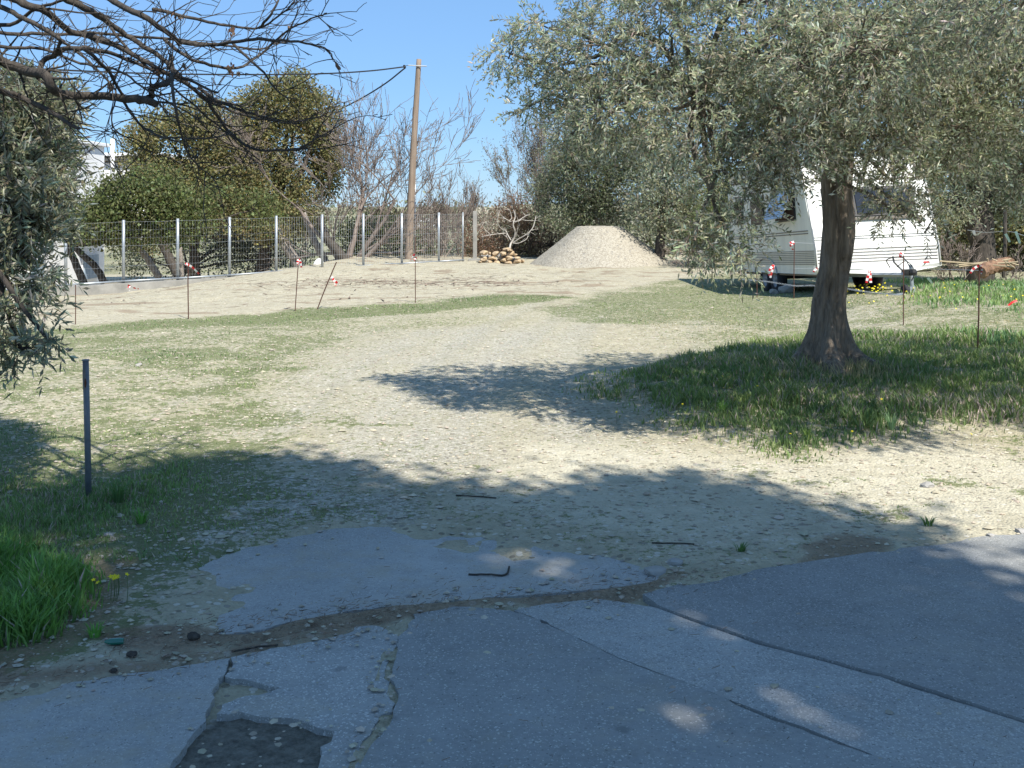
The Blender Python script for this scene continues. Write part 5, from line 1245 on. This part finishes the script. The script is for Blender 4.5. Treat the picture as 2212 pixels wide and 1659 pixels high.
    m_ = MB(); m_.tube(spline([(Wd/2-.1, -.7, .06), (Wd/2-.2, -.85, .2), (Wd/2+.0, -1.0, .22), (Wd/2+.05, -1.15, .06)], 6), .009, 5); m_.tube(spline([(Wd/2+.02, -.7, .06), (Wd/2+.1, -.9, .16), (Wd/2+.14, -1.1, .0), (Wd/2+.12, -1.0, -.2)], 6), .008, 5); m_.build('cable', M['black'], root, local=True)
    m_ = MB(); m_.tube([(Wd/2+.13, -1.0, -.32), (Wd/2+.13, -1.0, .10)], .03, 10); m_.box((Wd/2+.13, -1.0, -.33), (.09, .05, .14)); m_.build('jockey_post', M['galv'], root, local=True)
    m_ = MB(); m_.lathe((Wd/2+.0, -1.02, -.33), (1, .2, 0), [(-.03, .03), (-.035, .09), (0, .105), (.035, .09), (.03, .03)], 18); m_.build('jockey_wheel', M['rubber'], root, local=True, smooth_=True)
    m_ = MB(); m_.box((Wd/2, 2.75, -.03), (Wd-.15, 5.1, .06)); m_.build('floor', M['van_stripe'], root, local=True)
    m_ = MB(); m_.box((Wd/2, 2.95, -.12), (Wd-.3, .1, .08)); m_.box((Wd/2, 3.6, -.12), (Wd-.3, .1, .08)); m_.build('axle', M['black'], root, local=True)
    # wheels: tandem pair each side
    for x, s_ in ((.14, -1), (Wd-.14, 1)):
        for y in (2.62, 3.28):
            e = bpy.data.objects.new('wheel', None); link(e); e.parent = root; e.location = (x, y, -.135)
            m_ = MB(); m_.lathe((0, 0, 0), (1, 0, 0), [(-.08, .17), (-.095, .25), (-.07, .295), (0, .305), (.07, .295), (.095, .25), (.08, .17)], 32); m_.build('tyre', M['rubber'], e, local=True, smooth_=True)
            m_ = MB(); m_.lathe((s_*.03, 0, 0), (s_, 0, 0), [(0, .175), (.045, .175), (.03, .15), (-.01, .11), (.02, .06), (.04, .04), (.04, .001)], 24); m_.build('rim', M['rim'], e, local=True, smooth_=True)
    m_ = MB(); th = np.linspace(0, PI, 13); 
    P = [(-.012, 2.95+.72*math.cos(t), -.03+.30*math.sin(t)) for t in th]; m_.tube(P, .016, 6); m_.build('wheel_arch', M['van_trim'], root, local=True)
    lb('number_light', (Wd-.25, fy(.12)-.02, .1), (.1, .03, .05), M['tape_red'])
    # roof vent
    lb('roof_hatch', (Wd/2, 2.4, 2.12), (.5, .5, .07), M['plastic_w'], None, .02)
caravan()
for (x, y, r_, sd_, lb) in ((1672, 626, 11, 21, 'smaller pale chock stone against the caravan wheel'), (1698, 629, 19, 22, 'larger grey chock stone against the front caravan wheel')):
    c = px(x, y, 20.6); s_ = r_/F*20.6; c[2] = H1(c[0], 20.6)+s_*.4
    tag(rock(c, (s_, s_*.8, s_*.6), sd_, M['rock_grey'], 'stone'), lb, 'stone')

# ------------------------------------------------------------------ steel post
c = ground_px(192, 1072); tpz = EYE+(HY-778)/F*c[1]
post = empty('steel_post', c, label='short upright grey steel tube post in the roadside weeds', cat='post')
dx = (185-192)/F*c[1]; r_ = 6.6/F*c[1]
m_ = MB(); m_.tube([(c[0], c[1], c[2]-.1), (c[0]+dx/2, c[1], (c[2]+tpz)/2), (c[0]+dx, c[1], tpz)], r_, 24); m_.build('tube', M['dark_steel'], post, smooth_=True)
m_ = MB(); m_.lathe((c[0]+dx, c[1], tpz-.002), (0, 0, 1), [(0, .001), (0, r_*1.25), (.006, r_*1.25), (.008, .001)], 24); m_.build('cap', M['dark_steel'], post)
m_ = MB(); m_.tube([(c[0]+dx*.9+.003, c[1]-r_*.96, tpz-.155), (c[0]+dx*.9+.004, c[1]-r_*1.02, tpz-.13), (c[0]+dx*.9+.003, c[1]-r_*.96, tpz-.105)], [.004, .007, .004], 8); m_.build('rust_spot', M['rust'], post)
m_ = MB(); 
m_.tube([(c[0]+dx*.86, c[1], tpz-.17), (c[0]+dx*.97, c[1], tpz-.055)], r_*1.015, 24, cap=False); m_.build('paint_band', plain('pale_worn_paint', (.3, .27, .25), .7, 0, .5, 30), post, smooth_=True)

# ------------------------------------------------------------------ rebar stakes with barrier tape
def ribbon(mb, P, w_, nseg=10, stripe=3, twist=1.2, seed=0):
    rng = np.random.default_rng(seed); Q = spline(P, max(3, nseg//(len(P)-1)+1)); n = len(Q); T = np.gradient(Q, axis=0); T /= np.linalg.norm(T, axis=1)[:, None]
    th = rng.uniform(0, 3)+np.linspace(0, twist, n); up = np.array([.1, 1, .1]); A = np.cross(T, up); A /= np.linalg.norm(A, axis=1)[:, None]+1e-9; B = np.cross(T, A)
    S_ = A*np.cos(th*.5-.4)[:, None]+B*np.sin(th*.5-.4)[:, None]; V = np.stack([Q-S_*w_/2, Q+S_*w_/2], 1).reshape(-1, 3)
    for i in range(n-1): mb.add(V[i*2:i*2+4], np.array([(0, 1, 3, 2)]), mi=(i//stripe+seed) % 2)
STK = [((163, 701), (163, 615), None, .006, 'bare thin rebar stake at the far left of the dirt strip'),
       ((407, 689), (406, 568), [[(406, 570), (400, 571), (406, 575)], [(404, 570), (416, 578), (430, 592)]], .009, 'rebar stake with striped tape blown out to the right'),
       ((637, 672), (645, 560), [[(645, 560), (649, 566), (651, 578)], [(645, 560), (643, 568), (646, 572)]], .008, 'slightly leaning rebar stake with a small pale tape knot'),
       ((683, 668), (727, 566), [[(716, 598), (722, 606), (732, 614)], [(716, 600), (720, 610), (726, 617)]], .010, 'strongly leaning rebar stake with red tape midway'),
       ((897, 655), (897, 512), [[(895, 548), (888, 560), (880, 572)], [(895, 548), (901, 560), (906, 572)], [(893, 550), (898, 556), (894, 562)]], .008, 'tall rebar stake with tape tails in front of the utility pole'),
       ((1715, 645), (1716, 522), [[(1715, 522), (1706, 526), (1712, 535)], [(1715, 524), (1708, 530), (1713, 540)]], .008, 'rebar stake with red tape knot in front of the caravan side'),
       ((1635, 643), (1635, 590), None, .006, 'low bare stake at the left of the barbed wire'),
       ((1951, 703), (1952, 552), [[(1951, 545), (1946, 550), (1947, 558)]], .007, 'thin rebar stake in front of the caravan drawbar'),
       ((2112, 753), (2116, 572), [[(2116, 573), (2104, 580), (2096, 590)], [(2116, 573), (2121, 582), (2119, 592)], [(2112, 571), (2118, 575), (2122, 571)]], .008, 'nearest rebar stake with tape tails at the right edge'),
       ((1538, 606), (1538, 575), None, .006, 'short bare stake beside the hanging olive twigs')]
for i, (b_, t_, tapes, rad, lb) in enumerate(STK):
    c = ground_px(*b_); d = c[1]; root = empty('rebar_stake', c, label=lb, cat='stake', group='rebar stakes marking the lot')
    t3 = px(*t_, d); m_ = MB(); m_.tube(wiggle(spline([c-np.array([0, 0, .05]), (c+t3)/2, t3], 5), .003), max(rad, .0042*d/10), 6); m_.build('rod', M['rebar'], root)
    if tapes:
        m_ = MB()
        for j, tp_ in enumerate(tapes): ribbon(m_, [px(x, y, d-.02) for x, y in tp_], 5.5/F*d if d > 14 else 5/F*d, 12, 3, 1.2, i+j)
        m_.build('tape', [M['tape_red'], M['tape_white']], root)
# strands and tapes hanging on them
def strand(label, pts, r=.003, barbs=False, name='wire_strand', mat='galv_pale'):
    P = spline([px(*p) for p in pts], 10); m_ = MB(); root = empty(name, P[0], label=label, cat='wire'); m_.tube(P, r, 4); m_.build('strand', M[mat], root)
    if barbs:
        b = MB()
        for k in range(1, len(P)-1):
            for f_ in (0, .5):
                q = P[k]*(1-f_)+P[k+1]*f_
                for a in (.8, 2.2): b.tube([q-np.array([math.cos(a), .2, math.sin(a)])*.018, q+np.array([math.cos(a), .2, math.sin(a)])*.018], .0013, 3)
        b.build('barb', M[mat], root); root.children[-1]['kind'] = 'stuff'
strand('slack barbed wire drooping left to right in front of the caravan', [(1600, 603, 18.5), (1655, 608, 18), (1715, 617, 17.6), (1760, 617, 17.2), (1830, 624, 17), (1870, 630, 16.8), (1930, 636, 16.5), (1951, 634, 16.0)], .0022, True, 'barbed_wire')
strand('taut wire crossing the caravan front at lower height', [(1716, 580, 17.4), (1800, 580, 17), (1880, 585, 16.5), (1952, 580, 16), (2116, 584, 12.2)], .0025)
strand('thin wire crossing the caravan front at upper height', [(1716, 524, 17.4), (1830, 530, 17), (1890, 538, 16.5), (1952, 552, 16)], .0025)
for k, (pl, d, lb) in enumerate((([[(1672, 572), (1663, 582), (1661, 596)], [(1672, 572), (1668, 584), (1664, 600)]], 17.8, 'striped tape dangling near the caravan wheel'), ([[(1758, 576), (1764, 580), (1758, 586), (1766, 588)]], 17.2, 'crumpled striped tape just left of the olive trunk'),
                                ([[(1879, 584), (1875, 597), (1872, 611)], [(1879, 584), (1880, 597), (1881, 611)]], 16.6, 'two-tailed striped tape right of the olive trunk'), ([[(1948, 545), (1944, 552), (1946, 558)]], 15.9, 'small red tape scrap near the drawbar'),
                                ([[(2197, 649), (2187, 653), (2178, 660)]], 12.6, 'red tape scrap flying above the right meadow'), ([[(282, 618), (275, 622), (280, 628)], [(276, 616), (290, 622), (300, 624)]], 26.3, 'torn red and white tape lying against the concrete wall'))):
    m_ = MB(); 
    for j, p_ in enumerate(pl): ribbon(m_, [px(x, y, d) for x, y in p_], (5.5 if k < 3 else 5)/F*d, 12, 3 if k not in (3, 4) else 30, 1.0, k+j if k not in (3, 4) else 0)
    c = px(*pl[0][0], d); o = m_.build('barrier_tape', [M['tape_red'], M['tape_white']], origin=c); tag(o, lb, 'tape')
# hanging white and green strips at the right wire
for (x, y, d, ln, mt, lb, sd_) in ((2108, 498, 21.5, 16, 'plastic_w', 'white strip looped against the dark olive trunk', 1), (2178, 505, 19.5, 18, 'plastic_g', 'pale green plastic strip on the left side of the rear stake', 2), (2200, 500, 19.5, 26, 'plastic_g', 'wide pale green plastic strip near the right edge', 3), (2010, 600, 15.5, 12, 'plastic_g', 'translucent plastic scrap in the meadow right of the drawbar', 4)):
    m_ = MB(); ribbon(m_, [px(x-6, y, d), px(x, y+ln*.6, d), px(x+(14 if sd_ == 1 else 3), y+(2 if sd_ == 1 else ln), d)], 6/F*d, 9, 30, 1.0, 0)
    tag(m_.build('plastic_strip', M[mt], origin=px(x, y, d)), lb, 'plastic strip')
strand('wire with plastic scraps crossing behind at the right edge', [(2090, 497, 21.6), (2130, 502, 21), (2180, 500, 20), (2230, 512, 19.4), (2300, 505, 19)], .004)
for (x, y0, y1, d, lb) in ((2168, 600, 455, 19.6, 'dark wooden stake among the brush at the right edge'), (2045, 560, 480, 24, 'dark stake right behind the caravan corner')):
    a = px(x, y0, d); b = px(x+3, y1, d); m_ = MB(); m_.tube(wiggle(spline([a, (a+b)/2, b], 6), .008), .035, 8); tag(m_.build('wooden_stake', M['bark_dark'], origin=a), lb, 'stake')

# rotten orange log by the brush
c = px(2150, 588, 18.8); root = empty('rotten_log', (c[0], c[1], H1(c[0], c[1])), label='broken orange-brown log lying in the grass at the right', cat='log')
m_ = MB(); P = [px(2118, 588, 18.5), px(2140, 578, 18.8), px(2168, 572, 19.1), px(2180, 569, 19.2)]; Q = wiggle(spline(P, 8), .006); m_.tube(Q, np.array([.10+.03*math.sin(i*1.7) for i in range(len(Q))]), 9); m_.build('trunk', M['brick_earth'], root)
m_ = MB(); rq = np.random.default_rng(6)
for k_ in range(14):
    a = px(2110+k_*6, 570+rq.uniform(-3, 3), 18.8+rq.uniform(-.2, .2)); v = rq.normal(0, 1, 3)*np.array([.25, .1, .05]); m_.tube([a-v, a, a+v], .014, 5)
m_.build('splinters', M['splinter'], root)
# white sack, twigs, bottle, litter
c = px(688, 581, 34.0); m_ = MB(); m_.tube([c+np.array([0, 0, 0]), c+np.array([.0, 0, .1]), c+np.array([.02, 0, .24]), c+np.array([.01, 0, .33])], [.17, .18, .14, .03], 9); tag(m_.build('plastic_sack', M['plastic_w'], origin=c), 'white plastic sack standing behind the fence mesh', 'sack')
def stick(label, pts, r, seed=0):
    P = [ground_px(x, y) for x, y in pts]; P = [np.array([p[0], p[1], max(p[2], .004)+r+.004*(i % 2)]) for i, p in enumerate(P)]
    m_ = MB(); m_.tube(wiggle(spline(P, 5), .002), r, 5); tag(m_.build('stick', M['bark_dark'], origin=P[0]), label, 'stick', 'fallen sticks on the ground')
stick('bent stick with upturned end on the driveway asphalt', [(1012, 1254), (1055, 1257), (1092, 1256), (1100, 1240)], .005)
stick('thin stick near the shadow edge at centre', [(985, 1071), (1030, 1074), (1072, 1077)], .004)
stick('straight stick on the pale asphalt at left', [(600, 1396), (560, 1403), (500, 1414), (530, 1409)][0:3], .004)
stick('thin stick lying at the right of the driveway', [(1408, 1374-200), (1450, 1175), (1500, 1177)], .004)
c = ground_px(246, 1393); m_ = MB(); z_ = max(c[2], .0)+.012; m_.tube([c+np.array([-.035, 0, .012]), c+np.array([-.015, 0, .012]), c+np.array([.02, .005, .012]), c+np.array([.035, .007, .012])], [.005, .012, .013, .011], 10); tag(m_.build('bottle_shard', M['bottle'], origin=c), 'green glass bottle piece in the dirt at lower left', 'bottle')
for (x, y, r_, lb, sd_) in ((418, 1380, 14, 'dark clod of dung at the start of the road seam', 31), (285, 1418, 12, 'dark crumbling clod at the lower left verge', 32), (245, 1452, 8, 'small brown clod on the lower left road edge', 33), (2, 1, 0, '', 0)):
    if r_:
        c = ground_px(x, y); s_ = r_/F*c[1]; c[2] = max(c[2], 0); tag(rock((c[0], c[1], c[2]+s_*.4), (s_, s_*.8, s_*.6), sd_, M['bark_dark'], 'clod', sub=3, blocky=.1), lb, 'clod')
# pale grass rosette and tufts on the lane
def tuft(x, y, n, h, label, seed, mat='grass', tint=(1.6, 1.6, 2.2), w_=.006, spread=.7):
    rng = np.random.default_rng(seed); c = ground_px(x, y); mb = MB()
    for i in range(n):
        a = rng.uniform(0, 2*PI); s_ = rng.uniform(.3, 1)*spread; hh = h*rng.uniform(.6, 1.1); b = c+np.array([math.cos(a), math.sin(a), 0])*.02
        P = [b+np.array([math.cos(a)*hh*s_*t*t, math.sin(a)*hh*s_*t*t, hh*t*(1-.35*t*s_)]) for t in (0, .4, .75, 1)]
        q = np.array([-math.sin(a), math.cos(a), 0])*w_/2
        V = [P[0]-q, P[0]+q, P[1]-q*.9, P[1]+q*.9, P[2]-q*.6, P[2]+q*.6, P[3]]
        mb.add(V, [np.array([(0, 1, 3, 2), (2, 3, 5, 4)]), np.array([(4, 5, 6)])], np.array(tint)*rng.uniform(.7, 1.3))
    tag(mb.build('grass_tuft', M[mat], origin=c, tint=True), label, 'grass tuft')
tuft(1925, 928, 34, .17, 'pale spiky grass rosette at the front of the mound', 1)
tuft(1745, 950, 26, .13, 'bright arching grass tuft at the mound front below the trunk', 2, tint=(1.6, 1.5, 1.0))
tuft(255, 1085, 60, .17, 'arching dark grass clump right of the steel post', 3, tint=(.8, .9, .9), spread=.9)
tuft(305, 1130, 34, .10, 'small bright grass clump below the steel post', 4, tint=(1, 1.4, .8))
tuft(2005, 1135, 40, .06, 'green weed tuft on the sand near the right road edge', 5, tint=(.9, 1, .8))
tuft(1600, 1190, 34, .05, 'low weed tuft in the shade of the dirt lane', 6, tint=(.7, .8, .7))
tuft(1560, 890, 40, .12, 'light green arching tuft on the shaded mound', 7, tint=(1.4, 1.6, 1.0))
tuft(205, 1375, 40, .06, 'small green tuft at the lower left verge', 8, tint=(1, 1.5, .8))
